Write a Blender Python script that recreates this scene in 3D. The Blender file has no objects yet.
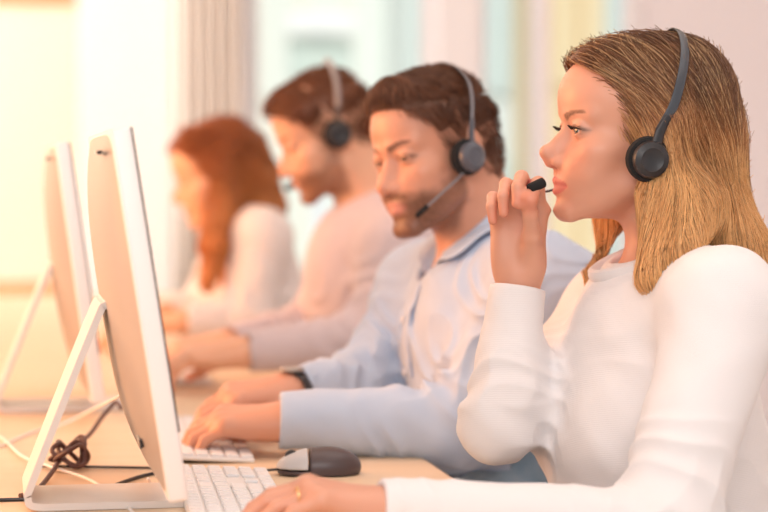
import bpy, bmesh, math, random
import numpy as np
from mathutils import Vector, Matrix
random.seed(7); RNG = np.random.default_rng(7)
C = bpy.context.scene.collection
PI = math.pi
def A(*v): return np.array(v, dtype=np.float32)
def norm(v):
    v = np.asarray(v, dtype=np.float64); return v / (np.linalg.norm(v) + 1e-12)

# ---------------------------------------------------------------- camera geometry
CAMH, YAW, PITCH, FPX = 1.115, math.radians(10.5), math.atan(86 / 2080), 2080.0
FW = np.array([math.sin(YAW) * math.cos(PITCH), math.cos(YAW) * math.cos(PITCH), -math.sin(PITCH)])
RT = np.array([math.cos(YAW), -math.sin(YAW), 0.0])
UP = np.cross(RT, FW)
CAM = np.array([0, 0, CAMH])
def P(px, py, d):
    """world point seen at pixel (px, py) of the photograph at depth d"""
    return CAM + d * FW + (px - 384) / FPX * d * RT - (py - 256) / FPX * d * UP
def PZ(px, py, z):
    """world point seen at pixel (px, py) lying at height z"""
    r = FW + (px - 384) / FPX * RT - (py - 256) / FPX * UP
    return CAM + r * ((z - CAMH) / r[2])

# ---------------------------------------------------------------- implicit shapes
def smin(a, b, k):
    if k <= 0: return np.minimum(a, b)
    h = np.maximum(k - np.abs(a - b), 0) / k
    return np.minimum(a, b) - h * h * k * 0.25
def smax(a, b, k): return -smin(-a, -b, k)
def ell(c, r, R=None):
    c = A(*c); r = A(*r); Rm = None if R is None else np.asarray(R, np.float32)
    def f(p):
        q = p - c
        if Rm is not None: q = q @ Rm
        k0 = np.sqrt(((q / r) ** 2).sum(1)); k1 = np.sqrt(((q / (r * r)) ** 2).sum(1)) + 1e-9
        return np.where(k0 < 1e-4, -r.min(), k0 * (k0 - 1) / k1)
    return f, c, float(r.max())
def cone(a, b, r1, r2):
    """round cone between a and b"""
    a = A(*a); b = A(*b); ba = b - a; L2 = float(ba @ ba) + 1e-12
    def f(p):
        pa = p - a; t = np.clip(pa @ ba / L2, 0, 1)
        q = pa - t[:, None] * ba
        return np.sqrt((q * q).sum(1)) - (r1 + (r2 - r1) * t)
    return f, (a + b) / 2, math.sqrt(L2) / 2 + max(r1, r2)
def flatcone(a, b, r1, r2, n, fl):
    """round cone squashed by factor fl along the direction n"""
    a = A(*a); b = A(*b); ba = b - a; L2 = float(ba @ ba) + 1e-12; n = A(*norm(n))
    def f(p):
        pa = p - a; t = np.clip(pa @ ba / L2, 0, 1)
        q = pa - t[:, None] * ba
        u = q @ n
        q = q + (u * (1 / fl - 1))[:, None] * n
        l = np.sqrt((q * q).sum(1)); return (l - (r1 + (r2 - r1) * t)) * (fl + (1 - fl) * 0.4)
    return f, (a + b) / 2, math.sqrt(L2) / 2 + max(r1, r2)
def box(c, h, rr=0.0, R=None):
    c = A(*c); h = A(*h) - rr; Rm = None if R is None else np.asarray(R, np.float32)
    def f(p):
        q = p - c
        if Rm is not None: q = q @ Rm
        q = np.abs(q) - h
        return np.sqrt((np.maximum(q, 0) ** 2).sum(1)) + np.minimum(q.max(1), 0) - rr
    return f, c, float(np.linalg.norm(h + rr))
def torus(c, R1, r2, R=None, sc=(1, 1, 1)):
    c = A(*c); Rm = None if R is None else np.asarray(R, np.float32); sc = A(*sc)
    def f(p):
        q = p - c
        if Rm is not None: q = q @ Rm
        q = q / sc
        a = np.sqrt(q[:, 0] ** 2 + q[:, 1] ** 2) - R1
        return (np.sqrt(a * a + q[:, 2] ** 2) - r2) * float(sc.min())
    return f, c, float((R1 + r2) * sc.max())
class S:
    """ordered list of smooth unions / cuts / displacements, in a local frame"""
    def __init__(s, o=(0, 0, 0), R=None, sc=1.0, sym=False):
        s.o = A(*o); s.R = None if R is None else np.asarray(R, np.float32); s.sc = sc; s.sym = sym; s.ops = []
    def u(s, pr, k=0.0): s.ops.append(('u', pr[0], k, pr[1], pr[2])); return s
    def cut(s, pr, k=0.0): s.ops.append(('c', pr[0], k, pr[1], pr[2])); return s
    def disp(s, fn, c=(0, 0, 0), r=9.0): s.ops.append(('d', fn, 0, A(*c), r)); return s
    def local(s, p):
        q = np.asarray(p, np.float32) - s.o
        if s.R is not None: q = q @ s.R
        return q / s.sc
    def world(s, q):
        q = np.asarray(q, np.float32) * s.sc
        if s.R is not None: q = q @ s.R.T
        return q + s.o
    def __call__(s, p):
        q = s.local(p)
        if s.sym: q = q * A(1, 1, 1); q[:, 0] = np.abs(q[:, 0])
        if len(q) == 0: return np.zeros(0, np.float32)
        lo, hi = q.min(0), q.max(0); ce = (lo + hi) / 2; ra = float(np.linalg.norm(hi - lo)) / 2
        d = np.full(len(q), 1.0, np.float32)
        for op, fn, k, c, r in s.ops:
            if float(np.linalg.norm(c - ce)) > r + ra + k + 0.03: continue
            if op == 'u': d = smin(d, fn(q), k)
            elif op == 'c': d = smax(d, -fn(q), k)
            else: d = d + fn(q)
        return (d * s.sc).astype(np.float32)
    def prim(s, r=0.5, c=None):
        return s, (s.o if c is None else A(*c)), r

def polygonise(sdf, lo, hi, h, B=16):
    """surface nets over a sparse block evaluation"""
    lo = np.asarray(lo, np.float64); hi = np.asarray(hi, np.float64)
    nb = np.ceil((hi - lo) / (h * B)).astype(int) + 1
    n = nb * B + 1
    D = np.ones(n, np.float32)
    g = np.arange(B + 1) * h
    G = np.stack(np.meshgrid(g, g, g, indexing='ij'), -1).reshape(-1, 3)
    half = B * h * math.sqrt(3) / 2
    for i in range(nb[0]):
        for j in range(nb[1]):
            for k in range(nb[2]):
                o = lo + np.array([i, j, k]) * B * h
                c = (o + B * h / 2)[None]
                near = np.concatenate([c] + [c + s * A(*e) * B * h / 2 for e in ((1, 0, 0), (0, 1, 0), (0, 0, 1)) for s in (-1, 1)])
                dc = sdf(near)
                sl = (slice(i * B, i * B + B + 1), slice(j * B, j * B + B + 1), slice(k * B, k * B + B + 1))
                if abs(dc).min() > half * 1.05 and (dc.min() > 0 or dc.max() < 0):
                    D[sl] = np.sign(dc[0]) * 0.5; continue
                D[sl] = sdf((G + o).astype(np.float32)).reshape(B + 1, B + 1, B + 1)
    for ax in range(3):
        for e in (0, -1):
            ix = [slice(None)] * 3; ix[ax] = e; D[tuple(ix)] = np.maximum(D[tuple(ix)], 0.001)
    I = D < 0
    m = np.zeros(np.array(n) - 1, np.int8)
    for a in (0, 1):
        for b in (0, 1):
            for c in (0, 1):
                m += I[a:n[0] - 1 + a, b:n[1] - 1 + b, c:n[2] - 1 + c]
    act = np.argwhere((m > 0) & (m < 8))
    idx = np.full(m.shape, -1, np.int32); idx[act[:, 0], act[:, 1], act[:, 2]] = np.arange(len(act))
    cv = np.zeros((len(act), 8), np.float32); cr = [(a, b, c) for a in (0, 1) for b in (0, 1) for c in (0, 1)]
    for q, (a, b, c) in enumerate(cr): cv[:, q] = D[act[:, 0] + a, act[:, 1] + b, act[:, 2] + c]
    acc = np.zeros((len(act), 3)); cnt = np.zeros(len(act))
    for q1 in range(8):
        for q2 in range(q1 + 1, 8):
            if sum(abs(x - y) for x, y in zip(cr[q1], cr[q2])) != 1: continue
            a, b = cv[:, q1], cv[:, q2]; s = (a < 0) != (b < 0)
            t = np.where(s, a / np.where(s, a - b, 1), 0)
            pt = np.array(cr[q1])[None] + t[:, None] * (np.array(cr[q2]) - np.array(cr[q1]))[None]
            acc += np.where(s[:, None], pt, 0); cnt += s
    V = act + acc / cnt[:, None]
    quads = []
    for ax in range(3):
        s0 = [slice(1, -1)] * 3; s0[ax] = slice(0, -1)
        s1 = [slice(1, -1)] * 3; s1[ax] = slice(1, None)
        a = I[tuple(s0)]; b = I[tuple(s1)]
        e = np.argwhere(a != b); off = np.ones(3, int); off[ax] = 0
        e = e + off
        u, v = (ax + 1) % 3, (ax + 2) % 3
        eu = np.zeros(3, int); eu[u] = 1; ev = np.zeros(3, int); ev[v] = 1
        def g_(x): return idx[x[:, 0], x[:, 1], x[:, 2]]
        q = np.stack([g_(e - eu - ev), g_(e - ev), g_(e), g_(e - eu)], 1)
        ins = I[e[:, 0], e[:, 1], e[:, 2]]
        q[~ins] = q[~ins][:, ::-1]
        quads.append(q)
    Q = np.concatenate(quads)
    # light smoothing, then back onto the surface with the sampled field
    def tri(x):
        x = np.clip(x, 0, np.array(n) - 1.001); i = x.astype(int); f = x - i; r = 0
        for a, b, c in cr:
            w = np.where(a, f[:, 0], 1 - f[:, 0]) * np.where(b, f[:, 1], 1 - f[:, 1]) * np.where(c, f[:, 2], 1 - f[:, 2])
            r = r + w * D[i[:, 0] + a, i[:, 1] + b, i[:, 2] + c]
        return r
    for it in range(2):
        s = np.zeros_like(V); w = np.zeros(len(V))
        for a, b in ((0, 1), (1, 2), (2, 3), (3, 0)):
            np.add.at(s, Q[:, a], V[Q[:, b]]); np.add.at(w, Q[:, a], 1)
            np.add.at(s, Q[:, b], V[Q[:, a]]); np.add.at(w, Q[:, b], 1)
        V = V * 0.5 + 0.5 * s / w[:, None]
        e = 0.5
        gx = np.stack([tri(V + np.eye(3)[k] * e) - tri(V - np.eye(3)[k] * e) for k in range(3)], 1)
        gl = (gx * gx).sum(1) + 1e-12
        step = np.clip(tri(V) / gl, -0.6, 0.6) if False else tri(V) / gl
        V = V - np.clip(gx * step[:, None], -0.7, 0.7)
    return V * h + lo, Q

def mesh_from(name, V, Q, m, parent=None, smooth=True):
    me = bpy.data.meshes.new(name)
    V = np.asarray(V, np.float32); Q = np.asarray(Q, np.int32)
    me.vertices.add(len(V)); me.vertices.foreach_set('co', V.ravel())
    k = Q.shape[1]
    me.loops.add(len(Q) * k); me.loops.foreach_set('vertex_index', Q.ravel())
    me.polygons.add(len(Q)); me.polygons.foreach_set('loop_start', np.arange(0, len(Q) * k, k, dtype=np.int32))
    try: me.polygons.foreach_set('loop_total', np.full(len(Q), k, np.int32))
    except Exception: pass
    me.update(calc_edges=True); me.validate()
    me.polygons.foreach_set('use_smooth', np.full(len(me.polygons), smooth))
    if m: me.materials.append(m)
    o = bpy.data.objects.new(name, me); C.objects.link(o)
    if parent:
        o.parent = parent
        o.matrix_parent_inverse = Matrix.Translation(-parent.location) if parent.rotation_euler[:] == (0.0, 0.0, 0.0) else parent.matrix_basis.inverted()
    return o
def vcol(o, cols, name='col'):
    a = o.data.color_attributes.new(name, 'FLOAT_COLOR', 'POINT')
    c = np.ones((len(o.data.vertices), 4), np.float32); c[:, :3] = cols
    a.data.foreach_set('color', c.ravel())
def sdf_obj(name, sdf, lo, hi, h, m, parent=None):
    V, Q = polygonise(sdf, lo, hi, h); return mesh_from(name, V, Q, m, parent)

def thing(name, label, cat, loc=(0, 0, 0), group=None):
    o = bpy.data.objects.new(name, None); C.objects.link(o); o.location = Vector([float(x) for x in loc])
    o.empty_display_size = 0.05
    o['label'] = label; o['category'] = cat
    if group: o['group'] = group
    return o
def tag(o, label, cat, group=None):
    o['label'] = label; o['category'] = cat
    if group: o['group'] = group
    return o
def part(o, parent):
    o.parent = parent; o.matrix_parent_inverse = Matrix.Translation(-parent.location); return o

# ---- small mesh builders (world coordinates)
class MB:
    def __init__(s): s.bm = bmesh.new()
    def box(s, c, h, M=None, bev=0.0, seg=2):
        r = bmesh.ops.create_cube(s.bm, size=1.0); vs = r['verts']
        bmesh.ops.scale(s.bm, vec=Vector([2 * x for x in h]), verts=vs)
        if bev > 0:
            es = list({e for v in vs for e in v.link_edges})
            rr = bmesh.ops.bevel(s.bm, geom=es, offset=bev, segments=seg, affect='EDGES', profile=0.5)
            vs = list({v for f in rr['faces'] for v in f.verts} | set(v for v in vs if v.is_valid))
        T = Matrix.Translation(Vector([float(x) for x in c])) @ (M.to_4x4() if M is not None else Matrix.Identity(4))
        bmesh.ops.transform(s.bm, matrix=T, verts=vs); return s
    def tube(s, pts, r, seg=8, closed=False, cap=True):
        pts = [Vector([float(x) for x in p]) for p in pts]; n = len(pts); rings = []
        up = Vector((0, 0, 1)); prev = None
        for i, p in enumerate(pts):
            a = pts[max(i - 1, 0)] if not closed else pts[i - 1]; b = pts[min(i + 1, n - 1)] if not closed else pts[(i + 1) % n]
            t = (b - a).normalized()
            if prev is None:
                x = t.cross(up);
                if x.length < 1e-3: x = t.cross(Vector((1, 0, 0)))
                x.normalize()
            else: x = (prev - t * prev.dot(t)).normalized()
            prev = x; y = t.cross(x); rr = r[i] if hasattr(r, '__len__') else r
            if hasattr(rr, '__len__'): ra, rb = rr
            else: ra = rb = rr
            rings.append([s.bm.verts.new(p + x * math.cos(2 * PI * k / seg) * ra + y * math.sin(2 * PI * k / seg) * rb) for k in range(seg)])
        for i in range(n - 1 if not closed else n):
            A_, B_ = rings[i], rings[(i + 1) % n]
            for k in range(seg): s.bm.faces.new((A_[k], A_[(k + 1) % seg], B_[(k + 1) % seg], B_[k]))
        if cap and not closed: s.bm.faces.new(rings[0][::-1]); s.bm.faces.new(rings[-1])
        return s
    def lathe(s, prof, c, axis, seg=32):
        """profile [(r, h)] round an axis through c"""
        ax = Vector([float(x) for x in axis]).normalized(); x = ax.orthogonal().normalized(); y = ax.cross(x); c = Vector([float(v) for v in c]); rings = []
        for r, h in prof:
            if r < 1e-6: rings.append([s.bm.verts.new(c + ax * h)])
            else: rings.append([s.bm.verts.new(c + ax * h + (x * math.cos(2 * PI * k / seg) + y * math.sin(2 * PI * k / seg)) * r) for k in range(seg)])
        for i in range(len(rings) - 1):
            a, b = rings[i], rings[i + 1]
            for k in range(seg):
                k2 = (k + 1) % seg
                if len(a) == 1 and len(b) > 1: s.bm.faces.new((a[0], b[k2], b[k]))
                elif len(b) == 1 and len(a) > 1: s.bm.faces.new((a[k], a[k2], b[0]))
                elif len(a) > 1: s.bm.faces.new((a[k], a[k2], b[k2], b[k]))
        return s
    def ext(s, poly, depth, M, c=(0, 0, 0)):
        """polygon [(u, v)] extruded by depth along w; M maps (u, v, w) to world"""
        n = len(poly); c = Vector([float(x) for x in c])
        a = [s.bm.verts.new(c + M @ Vector((u, v, 0))) for u, v in poly]; b = [s.bm.verts.new(c + M @ Vector((u, v, depth))) for u, v in poly]
        s.bm.faces.new(a); s.bm.faces.new(b[::-1])
        for i in range(n): s.bm.faces.new((a[i], b[i], b[(i + 1) % n], a[(i + 1) % n]))
        return s
    def build(s, name, m, parent=None, smooth=False, local=False):
        bmesh.ops.recalc_face_normals(s.bm, faces=s.bm.faces)
        me = bpy.data.meshes.new(name); s.bm.to_mesh(me); s.bm.free()
        if m: me.materials.append(m)
        for p in me.polygons: p.use_smooth = smooth
        if smooth:
            try: me.set_sharp_from_angle(angle=math.radians(40))
            except Exception: pass
        o = bpy.data.objects.new(name, me); C.objects.link(o)
        if parent is not None:
            o.parent = parent
            if not local: o.matrix_parent_inverse = parent.matrix_basis.inverted() if parent.rotation_euler[:] != (0.0, 0.0, 0.0) else Matrix.Translation(-parent.location)
        return o
def spline(pts, n=8):
    P_ = [np.asarray(p, float) for p in pts]; P_ = [2 * P_[0] - P_[1]] + P_ + [2 * P_[-1] - P_[-2]]; out = []
    for i in range(1, len(P_) - 2):
        for k in range(n):
            t = k / n; a, b, c, d = P_[i - 1:i + 3]
            out.append(0.5 * (2 * b + (c - a) * t + (2 * a - 5 * b + 4 * c - d) * t * t + (3 * b - a - 3 * c + d) * t ** 3))
    out.append(P_[-2]); return out

# ---------------------------------------------------------------- materials
def mat(name, col=(0.8, 0.8, 0.8), rough=0.5, metal=0.0, spec=0.5, sheen=0.0, sss=0.0, attr=None, noise=None, bump=None, emit=None, coat=0.0):
    m = bpy.data.materials.new(name); m.use_nodes = True; nt = m.node_tree; b = nt.nodes['Principled BSDF']
    b.inputs['Base Color'].default_value = (*col, 1); b.inputs['Roughness'].default_value = rough; b.inputs['Metallic'].default_value = metal
    b.inputs['Specular IOR Level'].default_value = spec; b.inputs['Sheen Weight'].default_value = sheen; b.inputs['Coat Weight'].default_value = coat
    if sss:
        b.inputs['Subsurface Weight'].default_value = sss; b.inputs['Subsurface Radius'].default_value = (1, 0.35, 0.2); b.inputs['Subsurface Scale'].default_value = 0.008
    src = None
    if attr:
        a = nt.nodes.new('ShaderNodeAttribute'); a.attribute_name = attr; src = a.outputs['Color']
    if noise:
        sc, c2, amt = noise
        tc = nt.nodes.new('ShaderNodeTexCoord'); nz = nt.nodes.new('ShaderNodeTexNoise'); nz.inputs['Scale'].default_value = sc if not hasattr(sc, '__len__') else 1.0
        nz.inputs['Detail'].default_value = 4
        if hasattr(sc, '__len__'):
            mp = nt.nodes.new('ShaderNodeMapping'); mp.inputs['Scale'].default_value = sc; nt.links.new(tc.outputs['Object'], mp.inputs[0]); nt.links.new(mp.outputs[0], nz.inputs['Vector'])
        else: nt.links.new(tc.outputs['Object'], nz.inputs['Vector'])
        mx = nt.nodes.new('ShaderNodeMix'); mx.data_type = 'RGBA'
        rp = nt.nodes.new('ShaderNodeMapRange'); rp.inputs[1].default_value = 0.35; rp.inputs[2].default_value = 0.65; rp.inputs[4].default_value = amt
        nt.links.new(nz.outputs['Fac'], rp.inputs[0]); nt.links.new(rp.outputs[0], mx.inputs[0])
        mx.inputs[6].default_value = (*col, 1); mx.inputs[7].default_value = (*c2, 1)
        if src: nt.links.new(src, mx.inputs[6])
        src = mx.outputs[2]
    if src: nt.links.new(src, b.inputs['Base Color'])
    if bump:
        sc, st, dist, kind = bump
        tc = nt.nodes.new('ShaderNodeTexCoord')
        if kind == 'noise':
            t = nt.nodes.new('ShaderNodeTexNoise'); t.inputs['Scale'].default_value = sc; t.inputs['Detail'].default_value = 3; out = t.outputs['Fac']
        else:
            t = nt.nodes.new('ShaderNodeTexWave'); t.inputs['Scale'].default_value = sc; t.bands_direction = kind; t.inputs['Distortion'].default_value = 1.5; t.inputs['Detail'].default_value = 1; out = t.outputs['Fac']
        nt.links.new(tc.outputs['Object'], t.inputs['Vector'])
        bp = nt.nodes.new('ShaderNodeBump'); bp.inputs['Strength'].default_value = st; bp.inputs['Distance'].default_value = dist
        nt.links.new(out, bp.inputs['Height']); nt.links.new(bp.outputs[0], b.inputs['Normal'])
    if emit:
        b.inputs['Emission Color'].default_value = (*emit[0], 1); b.inputs['Emission Strength'].default_value = emit[1]
    return m
# ---------------------------------------------------------------- people
def frame(yaw, pitch=0, roll=0):
    """columns: person's right, forward, up; yaw 0 faces -X, positive yaw turns towards -Y; pitch > 0 looks down"""
    y, p, r = math.radians(yaw), math.radians(pitch), math.radians(roll)
    f = np.array([-math.cos(y), -math.sin(y), 0.0]); u = np.array([0, 0, 1.0]); rt = np.cross(f, u)
    f2 = f * math.cos(p) - u * math.sin(p); u2 = np.cross(rt, f2)
    rt2 = rt * math.cos(r) - u2 * math.sin(r); u3 = np.cross(rt2, f2)
    return np.stack([rt2, f2, u3], 1)
def head_sdf(o, R, sc, male=True, eye_open=1.0, beard=False, ears=True, jawopen=0.0):
    h = S(o, R, sc, sym=True); m = 1.0 if male else 0.0
    h.u(ell((0, -.012, .032), (.074, .089, .084)))
    h.u(ell((0, .032 + .006 * (1 - m), .042), (.060, .056, .052)), .03)
    h.u(ell((0, .030, -.030), (.056, .050, .068)), .025)
    h.u(ell((.040, .050, -.025), (.024, .025, .018)), .02)                       # cheekbone
    h.u(ell((.030, .056, -.050), (.024, .022, .028)), .02)                       # cheek
    h.u(cone((.047 + .004 * m, .006, -.062), (.014 + .004 * m, .072, -.100 - .003 * m), .014 + .002 * m, .012), .025)
    h.u(ell((0, .036, -.082), (.038, .040, .022)), .02)
    h.u(ell((0, .0765 + .001 * m, -.100 - .003 * m), (.016 + .005 * m, .0145, .0135)), .012)
    h.u(ell((0, .0655, -.066), (.031, .0275, .023)), .014)                        # mouth barrel
    h.u(cone((.010, .0795 + .002 * m, .014), (.044, .062, .019), .009 + .001 * m, .009), .012)  # brow
    h.cut(ell((.034, .098, -.002), (.019, .0215, .0125)), .014)                 # socket
    h.cut(ell((.013, .098, -.001), (.006, .014, .012)), .012)
    h.u(cone((0, .079, .002), (0, .1025 - .004 * m, -.0275 - .004 * m), .0060 + .0012 * m, .0070), .010)   # bridge
    h.u(ell((0, .084, -.030), (.0135, .0155, .022)), .010)
    h.u(ell((0, .1062 - .0047 * m, -.0300 - .0065 * m), (.0088 + .0012 * m, .0098, .0086)), .008)
    h.u(ell((.0112 + .0008 * m, .0925, -.0410), (.0066, .0098, .0070)), .005)
    h.u(ell((0, .0965, -.0445 - .003 * m), (.0042, .0095, .0045)), .006)
    h.u(ell((0, .0985, -.0375 - .0035 * m), (.0075, .0095, .0075)), .008)
    h.cut(ell((.0064, .0965, -.0478), (.0028, .0050, .0030)), .002)
    # lids, ball opening
    h.u(ell((.032, .0695, -.0005), (.0150, .0146, .0138)), .004)
    a = eye_open
    h.u(cone((.020, .0805, .0075), (.042, .0770, .0062), .0030, .0030), .004)    # lid fold
    h.cut(ell((.032, .088, -.0012 - (1 - a) * .002), (.0132, .016, .0042 * a + .0005), None), .0012)
    # lips
    lip = 0.0 if male else .0008
    h.u(cone((.0045, .0912, -.0632), (.0245, .0800, -.0685), .0038 + lip, .0018), .004)
    h.u(ell((.021, .0700, -.046), (.017, .0175, .022)), .016)
    h.u(cone((0, .0900, -.0745 - jawopen), (.0215, .0805, -.0708 - jawopen * .6), .0048 + lip, .0022), .004)
    h.cut(cone((0, .1005, -.0688 - jawopen * .4), (.0250, .0855, -.0695 - jawopen * .3), .0010 + jawopen * .45, .0010), .003)
    h.cut(ell((0, .097, -.0565), (.0028, .005, .006)), .004)                     # philtrum
    if ears:
        Re = np.array([[math.cos(.35), -math.sin(.35), 0], [math.sin(.35), math.cos(.35), 0], [0, 0, 1]]).T
        h.u(ell((.079, -.016, -.004), (.0055, .019, .031), Re), .006)
        h.cut(ell((.086, -.014, -.002), (.005, .011, .021), Re), .003)
        h.u(ell((.077, -.006, -.030), (.004, .008, .009)), .004)
    return h
def smooth01(x): x = np.clip(x, 0, 1); return x * x * (3 - 2 * x)
def nz3(p, f, seed=0.0):
    x, y, z = p[:, 0] * f + seed, p[:, 1] * f + seed * 1.7, p[:, 2] * f - seed
    return (np.sin(x * 1.0 + 1.3 * np.sin(y * 1.1)) * np.sin(y * .9 + 1.1 * np.sin(z * 1.3)) + np.sin(z * 1.7 + x * .6) * np.sin(x * 1.3 - y * .8)) * .5
def face_colours(q, base, male, lipc, browc, beard=None):
    """q: head-local coordinates; own colours of skin, lips, brows, stubble"""
    n = len(q); c = np.tile(A(*base), (n, 1)); x = np.abs(q[:, 0]); y, z = q[:, 1], q[:, 2]
    def blend(w, col): nonlocal c; w = np.clip(w, 0, 1)[:, None]; c = c * (1 - w) + A(*col) * w
    red = A(*base) * A(1.0, .72, .66)
    blend((.5 if not male else .22) * np.exp(-((x - .038) ** 2 + (z + .035) ** 2) / .018 ** 2) * (y > .03), red)
    blend(.5 * np.exp(-((x) ** 2 + (z + .042) ** 2) / .012 ** 2) * (y > .085), red)
    # lips
    t = np.clip(x / .0262, 0, 1)
    up = -.0592 - .0070 * t ** 1.6 + .0012 * np.exp(-((x - .005) / .004) ** 2) - .001 * np.exp(-(x / .003) ** 2)
    dn = -.0812 + .0105 * t ** 2
    w = smooth01((up - z) / .0012 + .5) * smooth01((z - dn) / .0014 + .5) * (x < .0262) * (y > .066)
    blend(w * (.9 if not male else .6), lipc)
    # brows
    tb = np.clip((x - .012) / .036, 0, 1)
    zc = .0150 + .0075 * np.sin(tb * PI * .62) - .001
    th = (.0050 if male else .0042) * (1 - .6 * tb)
    w = smooth01((th - np.abs(z - zc)) / .0018 + .4) * smooth01((x - .010) / .004) * smooth01((.050 - x) / .004) * (y > .03)
    fil = .75 + .25 * nz3(q, 900)
    blend(w * fil * (1.0 if male else .95), browc)
    # lash line / lid rim
    zz = z + .0012
    r = np.sqrt(((x - .032) / .0142) ** 2 + (zz / .0062) ** 2)
    w = np.exp(-((r - 1.0) / .16) ** 2) * (y > .06) * np.where(zz > -.001, .8, .35)
    blend(w, A(*browc) * .6)
    if beard is not None:
        jaw = smooth01((-.044 - z + .030 * smooth01((.055 - y) / .06) + .004 * nz3(q, 160)) / .022)       # below the cheek line
        mo = np.clip(1 - np.exp(-((x / .021) ** 4 + ((z + .070) / .0105) ** 4)), 0, 1) * 1.0
        side = smooth01((z + .115) / .012)
        must = np.exp(-((z + .0555) / .0058) ** 2) * (x < .030) * (y > .07)
        front = smooth01((y + .004) / .014)
        w = np.clip(np.maximum(jaw * mo * front, must), 0, 1) * smooth01((z + .135) / .025)
        cheek = smooth01((.030 - y) / .016) * .9
        w = np.maximum(w, .8 * cheek * front * smooth01((.005 - z) / .02) * smooth01((z + .07) / .02))
        w = np.clip(w * (.9 + .15 * nz3(q, 1100)) * (.78 + .22 * smooth01((y - .02) / .04)), 0, 1)
        blend(w * .95, beard)
    return c
def eyes(name, H, parent, iris, gaze=(0, 0), m_eye=None):
    """two eyeballs with coloured iris and pupil"""
    for s in (-1, 1):
        c = H.world(A(s * .032, .0695, -.0008)[None])[0]; R = H.R; r = .0124 * H.sc
        g = R @ norm(np.array([gaze[0], 1, gaze[1]]))
        mb = MB(); prof = []
        for k in range(25):
            a = PI * k / 24
            bulge = 1 + .045 * math.exp(-(a / .33) ** 2)
            prof.append((r * math.sin(a) * 1.0 if 0 < k < 24 else 0, r * math.cos(a) * bulge))
        mb.lathe(prof, c, g, 32)
        o = mb.build(name, m_eye, parent, smooth=True)
        me = o.data; V = np.zeros(len(me.vertices) * 3, np.float32); me.vertices.foreach_get('co', V); V = V.reshape(-1, 3)
        ang = np.arccos(np.clip(((V - c) @ g) / np.linalg.norm(V - c, axis=1), -1, 1))
        col = np.tile(A(.62, .57, .55), (len(V), 1)); col[ang < .54] = A(*iris) * .5; col[ang < .47] = A(*iris); col[ang < .22] = A(.01, .01, .01)
        vcol(o, col)
def lashes(H, parent, m, a=1.0):
    for s in (-1, 1):
        mb = MB()
        for k in range(26):
            t = k / 25; x = .0205 + .0245 * t
            zz = .0044 * a * math.sqrt(max(0, 1 - ((x - .0325) / .0135) ** 2)) - .0012 - (1 - a) * .002
            y = .0695 + math.sqrt(max(1e-8, .0150 ** 2 - (x - .032) ** 2 - zz ** 2)) - .0005
            L = .0065 + .002 * t
            pts = [(s * x, y, zz), (s * (x + (t - .3) * .004), y + L * .6, zz - .0006), (s * (x + (t - .3) * .007), y + L, zz + .0022)]
            W = H.world(np.array(pts)); mb.tube(W, [.00035, .0003, .0001], 4)
        mb.build('eyelashes', m, parent)

def hand_sdf(o, R, sc=1.0, thumb=1, curls=None, spread=0.06, thumb_dir=(.75, .62, -.2), thumb_curl=.25, lift=None):
    """wrist at the origin, fingers along +y, palm facing -z, thumb on the side given by thumb (+1/-1 in x)"""
    h = S(o, R, sc); t = thumb
    curls = curls or [(.35, .45, .3)] * 4
    # palm
    mc = [(.027, .088), (.0085, .092), (-.0095, .088), (-.026, .080)]
    h.u(flatcone((0, -.02, 0), (0, .012, 0), .024, .026, (0, 0, 1), .72))
    for (x, y), r in zip(mc, (.0135, .0135, .0130, .0120)):
        h.u(flatcone((x * .55 * t, .012, 0), (x * t, y, 0), .0150, r, (0, 0, 1), .95), .018)
    h.u(ell((.020 * t, .030, -.008), (.014, .026, .012)), .012)
    h.u(ell((-.022 * t, .035, -.006), (.010, .028, .011)), .012)
    fing = [(.042, .025, .020), (.046, .029, .021), (.042, .027, .021), (.033, .021, .018)]
    rad = [(.0095, .0085, .0078, .0066), (.0098, .0088, .0080, .0068), (.0093, .0083, .0076, .0064), (.0083, .0073, .0066, .0058)]
    tips = []
    for i, ((x, y), L, rr, cu) in enumerate(zip(mc, fing, rad, curls)):
        p = np.array([x * t, y, .001]); az = (1.5 - i) * spread; a = 0.0
        g = S(sc=1.0)
        segs = []
        for k in range(3):
            a += cu[k]
            d = np.array([math.sin(az) * t * math.cos(a), math.cos(az) * math.cos(a), -math.sin(a)])
            q = p + d * L[k]; segs.append((p, q, rr[k], rr[k + 1])); p = q
        for k, (p0, q0, r0, r1) in enumerate(segs): g.u(cone(p0, q0, r0, r1), .003)
        # knuckles
        g.u(ell(segs[0][0] + np.array([0, 0, .003]), (.0092, .0105, .0085)), .006)
        h.ops.append(('u', g, .0065 if True else 0, A(*((segs[0][0] + segs[2][1]) / 2)), .07)); tips.append((p, d))
    # thumb
    td = norm(np.array(thumb_dir) * np.array([t, 1, 1])); p = np.array([.018 * t, .018, -.006]); q = p + td * .044
    g = S(); g.u(cone(p, q, .0145, .0115))
    b = norm(td + np.array([-thumb_curl * t, thumb_curl * .8, 0])); r_ = q + b * .032; g.u(cone(q, r_, .0112, .0098), .005)
    b2 = norm(b + np.array([-thumb_curl * t, thumb_curl, 0]) * .8); e = r_ + b2 * .024; g.u(cone(r_, e, .0098, .0080), .004)
    h.ops.append(('u', g, .010, A(*((p + e) / 2)), .08)); tips.append((e, b2))
    h.tips = tips
    return h
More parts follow.
